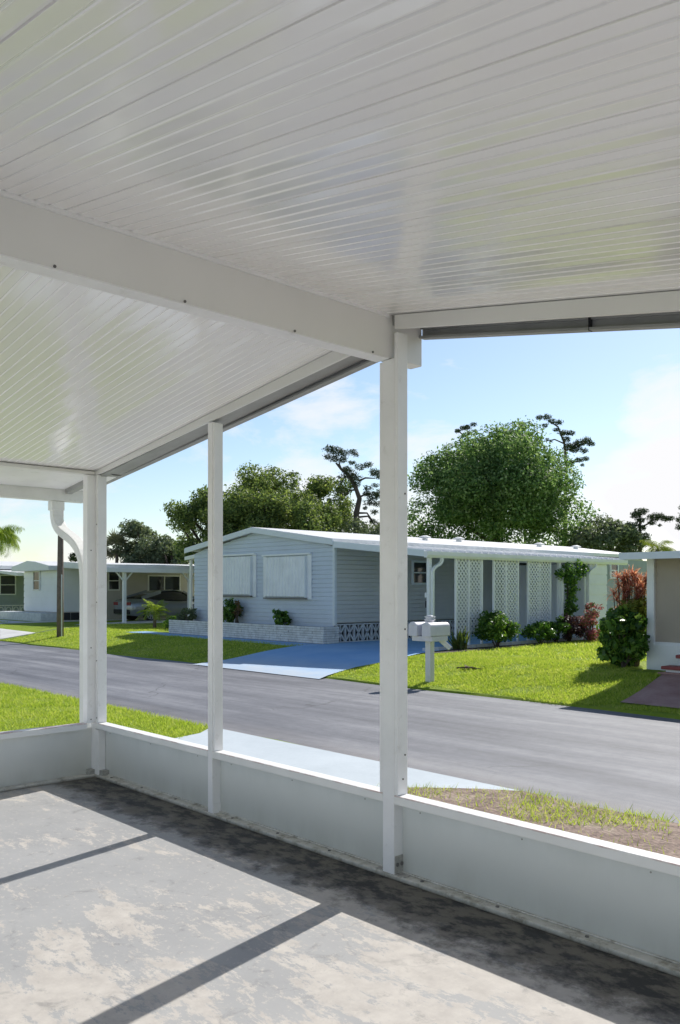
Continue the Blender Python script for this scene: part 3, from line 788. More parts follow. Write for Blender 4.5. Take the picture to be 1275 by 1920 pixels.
# awning roof over the carport
AX0, AX1, AY0, AY1 = HX + .165, -10.2, 11.82, 21.0
aw = MB()
npan = 30
for i in range(npan):
    y0 = AY0 + (AY1 - AY0) * i / npan; y1 = AY0 + (AY1 - AY0) * (i + 1) / npan
    aw.hexa([(AX0, y0, 2.60), (AX1, y0, 2.30), (AX1, y1 - .05, 2.30), (AX0, y1 - .05, 2.60)], [(AX0, y0, 2.64), (AX1, y0, 2.345), (AX1, y1 - .05, 2.345), (AX0, y1 - .05, 2.64)])
    aw.hexa([(AX0, y1 - .05, 2.60), (AX1, y1 - .05, 2.30), (AX1, y1, 2.30), (AX0, y1, 2.60)], [(AX0, y1 - .05, 2.68), (AX1, y1 - .05, 2.395), (AX1, y1, 2.395), (AX0, y1, 2.68)])
awn = aw.build('carport_roof', M['roof_white'], BH)
MB().hexa([(AX0, AY0 - .04, 2.54), (AX1, AY0 - .04, 2.215), (AX1, AY0 - .003, 2.215), (AX0, AY0 - .003, 2.54)],
          [(AX0, AY0 - .04, 2.70), (AX1, AY0 - .04, 2.37), (AX1, AY0 - .003, 2.37), (AX0, AY0 - .003, 2.70)]).build('front_fascia', M['trim_blue'], awn)
gb = MB().prism([(AX1 + .003, 2.19), (AX1 + .09, 2.19), (AX1 + .125, 2.25), (AX1 + .125, 2.335), (AX1 + .003, 2.335)], 'y', AY0 - .04, AY1)
gbo = gb.build('gutter', M['house_white'], awn)
# awning posts, downspouts
for y in (12.0, 17.45):
    p = MB().box(AX1 - .07, AX1 + .02, y - .045, y + .045, .03, 2.26).build('post', M['house_white'], BH, bevel=.006)
    MB().duct(bez((AX1 + .06, y + .36, 2.19), (AX1 + .06, y + .36, 1.98), (AX1 + .06, y + .08, 2.06), (AX1 + .06, y + .02, 1.86)) + [(AX1 + .06, y + .015, .12)], .06, .07, (1, 0, 0)).build('downspout', M['house_white'], gbo)
for y in (18.75,):
    p = MB().box(AX1 - .07, AX1 + .02, y - .045, y + .045, .03, 2.26).build('post', M['house_white'], BH, bevel=.006)
    MB().duct(bez((AX1 + .06, y + .5, 2.19), (AX1 + .06, y + .5, 2.0), (AX1 + .06, y + .2, 2.06), (AX1 + .06, y + .095, 1.86)) + [(AX1 + .06, y + .09, .12)], .06, .07, (1, 0, 0)).build('downspout', M['house_white'], gbo)
# small fittings on the corner post
MB().box(AX1 - .12, AX1 - .072, 11.95, 12.03, 1.26, 1.37).build('outlet_box', M['house_white'], BH)
MB().box(AX1 - .115, AX1 - .072, 11.96, 12.02, 1.02, 1.18).build('meter_box', M['dark'], BH)
# lattice screens
def lattice_bm(y0, y1, z0, z1, x):
    mb = MB(); sp = .108; sw = .026
    def clip(yc, s):
        # line y = yc + s*(z-z0); clip to rectangle
        pts = []
        za, zb = z0, z1
        for yb in (y0, y1):
            pass
        lo, hi = z0, z1
        if s > 0: lo = max(lo, z0 + (y0 - yc)); hi = min(hi, z0 + (y1 - yc))
        else: lo = max(lo, z0 + (yc - y1)); hi = min(hi, z0 + (yc - y0))
        if hi - lo > .03: return (yc + s * (lo - z0), lo), (yc + s * (hi - z0), hi)
    H = z1 - z0; d = sp * 1.2
    n = int((y1 - y0 + H) / d) + 2
    for k in range(n):
        r = clip(y0 - H + k * d, 1)
        if r: mb.beam((x, r[0][0], r[0][1]), (x, r[1][0], r[1][1]), sw * 1.25, .008, (1, 0, 0))
        r = clip(y1 + H - k * d, -1)
        if r: mb.beam((x + .0085, r[0][0], r[0][1]), (x + .0085, r[1][0], r[1][1]), sw * 1.25, .008, (1, 0, 0))
    return mb
for (y0, y1, zb) in ((12.97, 13.97, .42), (14.47, 15.50, .40), (15.97, 17.0, .42)):
    o = lattice_bm(y0 + .03, y1 - .03, zb, 2.2, AX1 - .02).build('lattice_panel', M['lattice'], BH)
    ym = (y0 + y1) / 2
    for yy, ww in ((y0, .05), (ym, .045), (y1, .05)):
        MB().box(AX1 - .045, AX1 + .008, yy - ww / 2, yy + ww / 2, .06 if yy != ym else .06, 2.2).build('stile', M['lattice'], o)
    MB().box(AX1 - .044, AX1 + .006, y0 + .026, y1 - .026, zb - .03, zb).build('rail', M['lattice'], o)
# windows of the side wall
window(BH, (HX + .02, 15.3, 1.93), .55, .58, (1, 0), fm=M['trim_blue'])
window(BH, (HX + .02, 20.4, 1.95), .75, .75, (1, 0), fm=M['trim_blue'])
# screen block skirt under the side wall
sk = MB()
for i in range(26):
    y = 12.02 + i * .33
    for j, z in enumerate((.2,)):
        x = HX + .005
        sk.box(x, x + .05, y, y + .32, .05, .075); sk.box(x, x + .05, y, y + .32, .505, .535)
        sk.box(x, x + .05, y, y + .022, .0755, .5045); sk.box(x, x + .05, y + .298, y + .32, .0755, .5045)
        for (p, q) in (((y + .02, .09), (y + .3, .49)), ((y + .3, .09), (y + .02, .49))):
            sk.beam((x + .025, p[0], p[1]), (x + .025, q[0], q[1]), .034, .04, (1, 0, 0))
        sk.beam((x + .025, y + .16, .08), (x + .025, y + .16, .5), .022, .04, (1, 0, 0))
sk.build('screen_block_skirt', M['blockwhite'], BH)
MB().box(HX - .018, HX - .002, HY + .02, HE, .04, .55).build('skirt_backing', M['dark'], BH)
# shutters on the gable wall
def shutter(x0, x1, z0, z1):
    y = HY - .016; mb = MB()
    o = MB().box(x0 - .1, x0 - .002, y - .03, y, z0 - .05, z1 + .03).box(x1 + .002, x1 + .17, y - .03, y, z0 - .07, z1 + .03).box(x0 - .1, x1 + .17, y - .09, y, z1 + .032, z1 + .08).build('window_shutter', M['shutter'], BH)
    n = 13; pts = []
    for i in range(n):
        u = x0 + (x1 - x0) * i / n; d = (x1 - x0) / n
        pts += [(u, y - .045), (u + d * .32, y - .045), (u + d * .42, y - .066), (u + d * .86, y - .066), (u + d * .96, y - .045)]
    pts.append((x1, y - .045))
    k = len(pts)
    for (zz, off) in ((z0, 0.035), (z1, 0)):
        mb.v += [(p[0], p[1] - off, zz) for p in pts]
    for i in range(k - 1): mb.f.append((i, i + 1, k + i + 1, k + i))
    me = bpy.data.meshes.new('shutter_sheet'); me.from_pydata(mb.v, [], mb.f); me.update()
    link('shutter_sheet', me, M['shutter'], o)
    MB().box(x1 - .03, x1 + .0, y - .11, y - .032, z0 - .02, z1 - .02).build('side_arm', M['trim_blue'], o)
    MB().box(x0, x1 + .02, y - .12, y - .04, z0 - .07, z0 - .035).build('sill', M['mortar'], o)
shutter(-16.38, -14.55, 1.25, 2.36)
shutter(-18.78, -17.0, 1.30, 2.42)
# the side porch on the far left of the house
po = MB().hexa([(-22.1, 12.9, 2.45), (-20.32, 12.9, 2.62), (-20.32, 18, 2.62), (-22.1, 18, 2.45)], [(-22.1, 12.9, 2.57), (-20.32, 12.9, 2.74), (-20.32, 18, 2.74), (-22.1, 18, 2.57)]).build('porch_roof', M['house_white'], BH)
for y in (13.0, 15.4):
    MB().box(-21.95, -21.87, y, y + .08, .03, 2.46).build('post', M['house_white'], BH)
pr = MB().box(-21.94, -21.89, 13.09, 15.39, .95, 1.0)
for i in range(12): pr.box(-21.93, -21.9, 13.2 + i * .18, 13.23 + i * .18, .32, .9495)
pr.box(-21.94, -21.89, 13.09, 15.39, .27, .315); pr.build('railing', M['house_white'], BH)
MB().box(-22, -20.1, 12.95, 18, .03, .26).build('porch_step', M['concrete'], BH)
# white utility room and rear wall at the end of the awning
ut = MB(); lap_wall(ut, (AX1 - .02, 19.05), (AX1 - .02, 20.0), .05, 2.2, (1, 0), .3)
ut.box(-13.3, AX1 - .025, 19.05, 20.0, .03, 2.195); ut.build('utility_room', M['house_white'], BH)
MB().box(-13.4, -10.9, 21.1, 24.5, .03, 2.4).build('rear_room', M['aqua'], BH)
window(BH, (-10.895, 21.6, 2.05), .4, .42, (1, 0), fm=M['trim_blue'])

# white brick planter
PL = thing('brick_planter', (-17, 11.5, .04), 'low white brick planter wall along the front of the blue house', 'planter')
bk = MB(); r = random.Random(5)
PY0 = 11.45; x0_, x1_ = -20.75, -13.32
for row in range(7):
    z = .05 + row * .062; x = x0_ + (.0 if row % 2 else -.16)
    while x < x1_ - .02:
        a = max(x, x0_) ; e = min(x + .32, x1_)
        if e - a > .03:
            j = r.uniform(-.006, .006); bk.box(a + .004, e - .004, PY0 + j, PY0 + .09, z + .004, z + .058)
        x += .325
    y = PY0 + .1 + (0 if row % 2 else .14)
    yy = PY0 + .0955
    while yy < 12.0:
        e = min(yy + .3, 12.0); j = r.uniform(-.006, .006)
        if e - yy > .03: bk.box(x1_ - .09, x1_ + j, yy + .004, e - .004, z + .004, z + .058)
        yy += .305
bk.build('brickwork', M['brickwhite'], PL)
MB().box(x0_ + .006, x1_ - .008, PY0 + .012, PY0 + .085, .03, .48).box(x1_ - .084, x1_ - .012, PY0 + .086, 11.99, .03, .48).build('mortar', M['mortar'], PL)
MB().box(x0_, x1_ - .1, PY0 + .095, 11.97, .05, .43).build('soil', M['soil'], PL)

# ------------------------------------------------------------------ the white house with the parked car
WH = thing('mobile_home', (-35, 18, .03), 'white mobile home beyond the pole with car under its flat white carport', 'mobile home')
wx0, wx1, wy0, wy1 = -37.0, -33.3, 13.5, 26
w = MB(); lap_wall(w, (wx0, wy0), (wx1, wy0), .44, 2.28, (0, -1), .3); lap_wall(w, (wx1, wy0), (wx1, 15.4), .44, 2.4, (1, 0), .2)
w.build('wall', M['siding_h2'], WH)
MB().box(wx0 + .02, wx1 - .02, wy0 + .02, wy1, .05, 2.45).build('wall_core', M['beige'], WH)
MB().box(wx1 - .019, wx1 - .002, 15.42, wy1, .35, 2.5).build('carport_wall', M['beige'], WH)
rp = [(wx0 - .3, 2.3), (wx1 + .1, 2.3), (wx1 + .1, 2.50), (-34.6, 2.70), (-35.5, 2.76), (wx0 - .3, 2.5)]
rw = MB().prism(rp, 'y', wy0 - .45, wy1).build('roof', M['roof_white'], WH)
MB().prism([(a * .999 + -35.15 * .001, b_) for a, b_ in rp], 'y', wy0 - .49, wy0 - .453).build('gable_trim', M['siding_h2'], rw)
window(WH, (-35.5, wy0 - .02, 1.85), .62, .8, (0, -1), fm=M['gutter'])
window(WH, (wx1 + .0, 16.2, 1.85), .5, .8, (1, 0), fm=M['gutter'])
window(WH, (wx1 + .0, 18.9, 1.72), 1.7, .72, (1, 0), bars=0, split=True, fm=M['gutter'])
MB().box(-38.2, wx1, 12.7, wy0 - .02, .03, .40).build('planter', M['blockwhite'], WH)
ds_ = MB()
for i in range(3):
    ds_.box(-33.29, -33.26, 13.6 + i * .5, 14.05 + i * .5, .08, .4)
ds_.build('skirt_block', M['dark'], WH)
cr = MB().hexa([(-33.28, 13.55, 2.42), (-29.1, 13.55, 2.22), (-29.1, 22, 2.22), (-33.28, 22, 2.42)], [(-33.28, 13.55, 2.68), (-29.1, 13.55, 2.48), (-29.1, 22, 2.48), (-33.28, 22, 2.68)]).build('carport_roof', M['roof_white'], WH)
MB().box(-29.097, -29.0, 13.5, 22, 2.16, 2.34).build('gutter', M['house_white'], cr)
for y in (14.55, 17.75, 21.2):
    p = MB().box(-29.35, -29.22, y - .065, y + .065, .03, 2.22).build('post', M['house_white'], WH)
    mb = MB()
    for s in (-1, 1): mb.beam((-29.285, y + s * .05, 1.82), (-29.285, y + s * .38, 2.18), .05, .05)
    mb.build('brace', M['house_white'], p)

FH = thing('mobile_home', (-47, 18, .03), 'far grey mobile home with white awning edge, mostly hidden past the white house', 'mobile home')
MB().box(-50, -44.3, 14.8, 27, .05, 2.55).build('wall', M['aqua'], FH)
rr_ = MB().prism([(-50.3, 2.56), (-44, 2.56), (-44, 2.76), (-47.2, 3.1), (-50.3, 2.8)], 'y', 14.4, 27).build('roof', M['roof_white'], FH)
aw_ = MB().hexa([(-44.25, 14.6, 2.42), (-40.6, 14.6, 2.15), (-40.6, 26, 2.15), (-44.25, 26, 2.42)], [(-44.25, 14.6, 2.52), (-40.6, 14.6, 2.33), (-40.6, 26, 2.33), (-44.25, 26, 2.52)]).build('awning', M['roof_white'], FH)
MB().box(-40.75, -40.67, 15.2, 15.28, .03, 2.2).build('post', M['house_white'], FH)
MB().box(-40.72, -40.69, 15.285, 16.4, 1.0, 2.1).build('privacy_panel', M['shutter'], FH)
window(FH, (-44.29, 15.6, 1.7), .8, 1.0, (1, 0))
sb = MB()
for i in range(9):
    y = 15 + i * .42
    sb.box(-44.29, -44.25, y, y + .05, .1, .5); sb.box(-44.29, -44.25, y, y + .4, .52, .58)
    sb.tube([(-44.27, y + .22 + .13 * math.cos(t), .3 + .16 * math.sin(t)) for t in [k * math.pi / 6 for k in range(13)]], .03, 6)
sb.build('ring_block_skirt', M['gutter'], FH)

# ------------------------------------------------------------------ the tan house on the right
TH = thing('mobile_home', (-2, 12, .03), 'tan panelled house front with white skirt beside the red-leaved shrub', 'mobile home')
tx0, ty = -4.45, 11.3
MB().box(tx0 + .06, 3, ty + .01, ty + 9, .5, 2.0).build('wall', M['tan'], TH)
MB().box(tx0, 3, ty - .06, ty + 9, -.02, .47).build('skirt', M['house_white'], TH)
MB().box(tx0, tx0 + .13, ty - .05, ty + .009, .4705, 2.0).build('corner_post', M['house_white'], TH)
MB().box(tx0 + .131, 3, ty - .03, ty + .009, .4705, .52).build('sill', M['house_white'], TH)
for x in (-2.2, 0.2): MB().box(x, x + .07, ty - .035, ty + .009, .5205, 2.0).build('mullion', M['house_white'], TH)
rt = MB().hexa([(tx0 - .15, ty - .72, 2.0), (3.2, ty - .72, 2.0), (3.2, ty + 9, 2.05), (tx0 - .15, ty + 9, 2.05)], [(tx0 - .15, ty - .72, 2.07), (3.2, ty - .72, 2.1), (3.2, ty + 9, 2.25), (tx0 - .15, ty + 9, 2.2)]).build('roof', M['roof_white'], TH)
MB().box(tx0 - .15, 3.2, ty - .765, ty - .7225, 1.965, 2.085).build('fascia', M['trim_blue'], rt)
ST = thing('steps', (-3, 10.9, .03), 'short white steps with red treads at the tan house', 'steps')
MB().box(-3.84, -2.4, 10.72, 11.235, -.02, .10).box(-3.72, -2.4, 10.98, 11.235, .1005, .275).build('riser', M['house_white'], ST)
MB().box(-3.9, -2.38, 10.66, 10.978, .1005, .155).build('tread', M['red'], ST, bevel=.012)
MB().box(-3.78, -2.38, 10.94, 11.235, .2755, .335).build('tread', M['red'], ST, bevel=.012)

LOT['on'] = False
# ------------------------------------------------------------------ mailbox
mx, my = -6.35, 7.57
MBX = thing('mailbox', (mx, my, -.1), 'white twin mailbox on a post with angled arm at the road edge', 'mailbox')
MB().box(mx - .055, mx + .055, my - .055, my + .055, -.13, .92).build('post', M['mail'], MBX, bevel=.008)
fin = MB().tube([(mx, my, .92), (mx, my, .95), (mx, my, .97), (mx, my, 1.0), (mx, my, 1.02)], [.06, .10, .06, .10, .02], 10)
fin.build('finial', M['mail'], MBX, True)
# boxes lie along the road direction (x), doors facing the road
def mailbox_body(x0, x1, y0, y1, z0, z1, name='box'):
    wv_ = (y1 - y0) / 2; yc = (y0 + y1) / 2; hh = z1 - z0 - wv_ * .8
    prof = [(yc - wv_, z0), (yc + wv_, z0), (yc + wv_, z0 + hh)] + [(yc + wv_ * math.cos(t), z0 + hh + wv_ * .8 * math.sin(t)) for t in [math.pi * k / 8 for k in range(1, 8)]] + [(yc - wv_, z0 + hh)]
    return MB().prism(prof, 'x', x0, x1), prof
def mbx(yc, sgn):
    y0, y1 = yc - .10, yc + .10
    return y0, y1
# turn: two boxes side by side along x, length along y towards the road
def box_y(x0, x1, y0, y1, z0, z1):
    wv_ = (x1 - x0) / 2; xc = (x0 + x1) / 2; hh = z1 - z0 - wv_ * .75
    prof = [(xc - wv_, z0), (xc + wv_, z0), (xc + wv_, z0 + hh)] + [(xc + wv_ * math.cos(t), z0 + hh + wv_ * .75 * math.sin(t)) for t in [math.pi * k / 8 for k in range(1, 8)]] + [(xc - wv_, z0 + hh)]
    b_ = MB().prism(prof, 'y', y0, y1).build('box', M['mail'], MBX, bevel=.01)
    s = 1.06; zc = (z0 + z1) / 2
    MB().prism([(xc + (p[0] - xc) * s, zc + (p[1] - zc) * s) for p in prof], 'y', y0 - .022, y0 - .001).build('door', M['mail'], b_, bevel=.006)
    MB().box(xc - .02, xc + .02, y0 - .045, y0 - .0225, z0 + (z1 - z0) * .75, z0 + (z1 - z0) * .82).build('handle', M['mail'], b_)
    return b_
box_y(mx - .235, mx - .06, my - .24, my + .24, .69, .91)
box_y(mx + .06, mx + .235, my - .24, my + .24, .69, .91)
MB().box(mx - .22, mx + .22, my - .2, my + .2, .60, .685).build('tray', M['mail'], MBX, bevel=.01)
MB().beam((mx + .06, my + .12, .66), (mx + .20, my + .28, .47), .075, .075).build('newspaper_tube', M['mail'], MBX, bevel=.008)

# ------------------------------------------------------------------ utility pole
UP = thing('utility_pole', (-21.87, 8.33, .02), 'thin weathered brown wooden pole standing on the far lawn edge', 'pole')
MB().tube([(-21.87, 8.33, -.05), (-21.87, 8.33, 1.5), (-21.86, 8.34, 3.0), (-21.85, 8.35, 4.2)], [.105, .098, .085, .07], 12).build('shaft', M['wood'], UP, True)
MB().box(-21.77, -21.745, 8.31, 8.34, .0, 1.9).build('conduit', M['gutter'], UP)

LOT['on'] = True
# ------------------------------------------------------------------ parked car
CX_, CY_ = -31.5, 18.0   # centre; nose points +Y (away from the road)
CAR = thing('parked_car', (CX_, CY_, .03), 'silver fastback coupe parked under the white house carport', 'car')
def loft(stations, name, mat, parent, smooth=True):
    """stations: (y, [(x,z)...]) closed half sections mirrored"""
    mb = MB(); n = None
    for y, half in stations:
        ring = [(CX_ + x, CY_ + y, z) for x, z in half] + [(CX_ - x, CY_ + y, z) for x, z in reversed(half)]
        n = len(ring); mb.v += ring
    for i in range(len(stations) - 1):
        for j in range(n): mb.f.append((i * n + j, i * n + (j + 1) % n, (i + 1) * n + (j + 1) % n, (i + 1) * n + j))
    mb.f.append(tuple(range(n))[::-1]); e = (len(stations) - 1) * n; mb.f.append(tuple(range(e, e + n)))
    return mb.build(name, mat, parent, smooth)
def sec(hw, zb, zs, zt, tuck=.9):
    return [(hw * .88, zb), (hw * .97, zb + .08), (hw, (zb + zs) / 2), (hw * .985, zs), (hw * .93, zs + (zt - zs) * .5), (hw * tuck * .85, zt)]
body = loft([(-2.36, sec(.72, .42, .72, .86)), (-2.3, sec(.84, .32, .78, .97)), (-2.0, sec(.91, .26, .84, 1.02)), (-1.4, sec(.945, .26, .88, 1.04)), (-.8, sec(.93, .22, .86, .98)), (0, sec(.91, .22, .84, .94)),
             (.8, sec(.92, .22, .84, .96)), (1.4, sec(.94, .26, .84, .96)), (1.95, sec(.91, .27, .78, .90)), (2.25, sec(.82, .3, .68, .78)), (2.36, sec(.68, .38, .6, .68))], 'body', M['carpaint'], CAR)
def gsec(hw0, z0, hw1, z1): return [(hw0, z0), (hw0 * .97 + hw1 * .03, z0 + (z1 - z0) * .1), ((hw0 + hw1) / 2, (z0 + z1) * .5), (hw1, z1 - .03), (hw1 * .8, z1), (hw1 * .3, z1 + .01)]
loft([(-1.95, gsec(.74, .97, .62, 1.04)), (-1.3, gsec(.80, .95, .60, 1.22)), (-.6, gsec(.82, .93, .58, 1.36)), (0, gsec(.82, .92, .57, 1.40)), (.45, gsec(.82, .92, .58, 1.36)), (.9, gsec(.80, .93, .62, 1.16)), (1.25, gsec(.76, .93, .66, .99))], 'greenhouse', M['carglass'], CAR)
loft([(-1.2, [(.55, 1.24), (.5, 1.275), (.2, 1.28)]), (-.6, [(.58, 1.37), (.52, 1.40), (.2, 1.41)]), (0, [(.58, 1.405), (.52, 1.435), (.2, 1.445)]), (.42, [(.58, 1.37), (.52, 1.395), (.2, 1.4)])], 'roof', M['carpaint'], CAR)
for s in (-1, 1):
    mb = MB()
    x = CX_ + s * .79
    MB().beam((CX_ + s * .70, CY_ - 1.75, 1.06), (CX_ + s * .60, CY_ - .75, 1.345), .05, .16).build('pillar', M['carpaint'], CAR)
    MB().beam((CX_ + s * .78, CY_ + 1.15, .98), (CX_ + s * .6, CY_ + .45, 1.37), .05, .05).build('pillar', M['carpaint'], CAR)
    MB().box(CX_ + s * .93 - .1, CX_ + s * .93 + .1, CY_ + .72, CY_ + .84, .98, 1.1).build('mirror', M['carpaint'], CAR, bevel=.03)
    MB().box(CX_ + s * .55 - .2, CX_ + s * .55 + .2, CY_ - 2.375, CY_ - 2.32, .74, .88).build('tail_lamp', M['lamp_red'], CAR, bevel=.01)
    for yw in (-1.42, 1.36):
        xa = CX_ + s * .72; xb = CX_ + s * .945
        wh = MB().tube([(xa, CY_ + yw, .36), (xa + s * .02, CY_ + yw, .36), (xb - s * .02, CY_ + yw, .36), (xb, CY_ + yw, .36)], [.30, .335, .335, .31], 24).build('wheel', M['tyre'], CAR)
        rm = MB()
        for k in range(10):
            t = 2 * math.pi * k / 10
            rm.beam((xb + s * .006, CY_ + yw, .36), (xb + s * .006, CY_ + yw + .23 * math.cos(t), .36 + .23 * math.sin(t)), .05, .02, (1, 0, 0))
        rm.tube([(xb + s * .006, CY_ + yw + .235 * math.cos(t), .36 + .235 * math.sin(t)) for t in [k * math.pi / 10 for k in range(21)]], .018, 6)
        rm.build('rim', M['rim'], wh)
        ar = MB().tube([(xb + s * .004, CY_ + yw + .37 * math.cos(t), .36 + .37 * math.sin(t)) for t in [k * math.pi / 12 for k in range(13)]], .035, 6)
        ar.build('wheel_arch', M['tyre'], CAR)
MB().box(CX_ - .7, CX_ + .7, CY_ - 2.40, CY_ - 2.33, .36, .55).build('bumper', M['tyre'], CAR, bevel=.02)

LOT['on'] = False
# ------------------------------------------------------------------ trees
tree('broadleaf_tree', 'large round dense green tree behind the blue house roof', (-22.6, 31.3, 6.6), 3.85, 3.8, 2.85, 90000, .15, M['leaf_big'], 23, m=90, rb=.85, trunk_r=.3, shell=.66,
     extra=[(-22.6, 31.3, 6.2, 2.4), (-20.0, 33.5, 5.0, 1.3), (-19.6, 33.9, 4.0, 1.1), (-20.6, 32.9, 3.6, 1.2), (-25.2, 29.0, 5.0, 1.4), (-24.4, 29.7, 4.0, 1.4), (-22.0, 31.8, 3.9, 1.5), (-23.2, 30.8, 3.8, 1.5), (-25.3, 28.8, 3.8, 1.0)], low=-.85)
G1 = 'oaks behind the blue house'
tree('oak_tree', 'tall dark oak crown rising directly over the ridge of the blue house', (-25.6, 19.4, 4.9), 1.9, 1.9, 1.7, 22000, .12, M['leaf_oak'], 31, m=46, rb=.5)
tree('oak_tree', 'olive oak at far left of the grove, beside the thin carport post', (-26.1, 16.6, 3.9), 2.0, 1.9, 1.55, 22000, .115, M['leaf_oak'], 33, m=44, rb=.48, low=-.8)
tree('oak_tree', 'broad sunlit oak crown in front of the twisted pine', (-22.7, 18.6, 4.0), 1.9, 1.8, 1.3, 26000, .11, M['leaf_oak'], 35, m=48, rb=.48, low=-.8)
tree('oak_tree', 'narrow double-topped oak crown right of the tallest oak', (-25.2, 22.4, 5.2), 1.3, 1.2, 1.55, 12000, .115, M['leaf_oak'], 36, m=20, rb=.5, low=-.8)
tree('oak_tree', 'lower oak close behind the blue gable ridge', (-23.8, 16.9, 3.9), 1.7, 1.5, 1.25, 20000, .11, M['leaf_oak'], 37, m=28, rb=.55, low=-.8)
tree('small_tree', 'small grey-green scrubby tree at foot of the twisted pine', (-21.0, 20.6, 3.35), 1.0, 1.0, .85, 6000, .11, M['leaf_grey'], 38, m=16, rb=.4, low=-.8)
tree('small_tree', 'tall hazy grey tree over the flat carport roof', (-41.8, 22.6, 3.9), 1.35, 1.3, 1.75, 9000, .18, M['leaf_grey'], 41, m=24, rb=.55, low=-.8)
tree('small_tree', 'short hazy grey tree between the tall hazy tree and oaks', (-40.3, 23.8, 3.2), 1.35, 1.3, 1.25, 7000, .18, M['leaf_grey'], 42, m=20, rb=.5, low=-.8)
tree('small_tree', 'tiny dark treetop just left of the double corner post', (-53.5, 24.4, 3.3), .75, .75, .75, 1200, .2, M['leaf_pine'], 43, m=10, rb=.35, low=-.8)
tree('small_tree', 'olive tree right of the big round tree, above awning end', (-17.9, 33.7, 3.4), 1.7, 1.6, 1.35, 9000, .16, M['leaf_grey'], 44, m=26, rb=.5, low=-.8)

def pine(name, label, path, clumps, n, size, seed, rads=None, branches=()):
    t = thing(name, path[0], label, 'tree')
    mb = MB(); k = len(path)
    mb.tube(path, [(rads or .14) * (1 - .75 * i / (k - 1)) for i in range(k)], 7)
    for b_ in branches: mb.tube(b_, [.05, .04, .02][:len(b_)] if len(b_) <= 3 else .03, 5)
    mb.build('trunk', M['bark'], t, True)
    quads('crown', leaf_quads(clumps, n, size, seed, .3, .22, .3, 1.0, .62), M['leaf_pine'], t)
    return t
Fp = 1595.0
def world_at(px, py, d):
    """point at depth d on the sight line of a landmark measured in the photograph"""
    a = (px - 637.5) / Fp; e = (1105 - py) / Fp
    return (2.93 + d * (-.732 + .681 * a), -3.09 + d * (.681 + .732 * a), 1.45 + d * e)
def W(px, py, d=36): return world_at(px, py, d)
pine('pine_tree', 'twisted dark pine with bare curving trunk left of the thick post',
     [(*W(668, 1010)[:2], 0), W(668, 1000), W(668, 962), W(674, 935), W(668, 918), W(657, 895), W(640, 880), W(630, 868)],
     [(*W(x, y), r_) for x, y, r_ in ((619, 842, .28), (632, 846, .3), (645, 850, .26), (660, 848, .22), (668, 853, .14), (614, 856, .2), (628, 860, .26), (642, 862, .24), (660, 868, .15), (655, 890, .36), (665, 897, .32), (650, 880, .26), (675, 875, .24), (690, 872, .22), (668, 908, .22),
      (640, 921, .18), (648, 925, .1), (702, 886, .28), (712, 890, .28), (704, 910, .16), (690, 915, .2), (688, 925, .2), (700, 930, .34), (710, 925, .3), (692, 942, .26), (706, 945, .2), (684, 953, .12), (702, 960, .18), (700, 978, .2), (708, 985, .2), (636, 895, .1), (642, 903, .1))],
     5200, .13, 51, .16, [(W(668, 918), W(655, 920), W(648, 930)), (W(672, 902), W(685, 896), W(704, 897)), (W(674, 932), W(688, 925), W(700, 928)), (W(670, 962), W(688, 962), W(700, 978)), (W(668, 970), W(690, 968), W(706, 988)), (W(640, 880), W(636, 870), W(640, 862)), (W(672, 978), W(688, 985), W(694, 1000))])
W2 = lambda px, py: world_at(px, py, 52)
pine('pine_tree', 'thin pine sprig poking above left top of the big round tree', [(*W2(877, 1000)[:2], 0), W2(877, 900), W2(877, 830), W2(876, 805)],
     [(*W2(x, y), r_) for x, y, r_ in ((858, 808, .2), (868, 803, .22), (877, 801, .24), (888, 796, .2), (891, 808, .14), (880, 812, .16))], 900, .15, 52, .09, [(W2(877, 822), W2(864, 812), W2(858, 808))])
pine('pine_tree', 'middle pine tip with a bent twig above the big round tree', [(*W2(985, 1000)[:2], 0), W2(984, 900), W2(982, 830), W2(978, 798), W2(966, 790), W2(952, 798)],
     [(*W2(x, y), r_) for x, y, r_ in ((977, 795, .24), (980, 803, .28), (970, 810, .24), (990, 813, .24), (975, 818, .2), (962, 793, .1))], 1000, .15, 53, .09)
pine('pine_tree', 'dark layered pine leaning out over right top of the big tree', [(*W2(1060, 1010)[:2], 0), W2(1060, 930), W2(1062, 870), W2(1058, 830), W2(1046, 800), W2(1030, 790)],
     [(*W2(x, y), r_) for x, y, r_ in ((1012, 783, .24), (1025, 782, .28), (1035, 790, .26), (1048, 792, .26), (1022, 798, .2), (1044, 806, .22), (1056, 812, .3), (1070, 812, .28), (1062, 824, .3), (1068, 838, .42), (1085, 832, .4), (1100, 826, .36), (1108, 832, .26), (1078, 842, .36), (1095, 845, .25), (1085, 862, .28), (1098, 860, .24), (1072, 866, .2), (1092, 872, .14), (1026, 824, .14), (1034, 828, .12))],
     4200, .16, 54, .13, [(W2(1011, 835), W2(1016, 815), W2(1019, 800)), (W2(1058, 832), W2(1040, 824), W2(1020, 828)), (W2(1060, 845), W2(1082, 838), W2(1100, 830)), (W2(1062, 868), W2(1080, 866), W2(1094, 866))])
W3 = lambda px, py: world_at(px, py, 40)
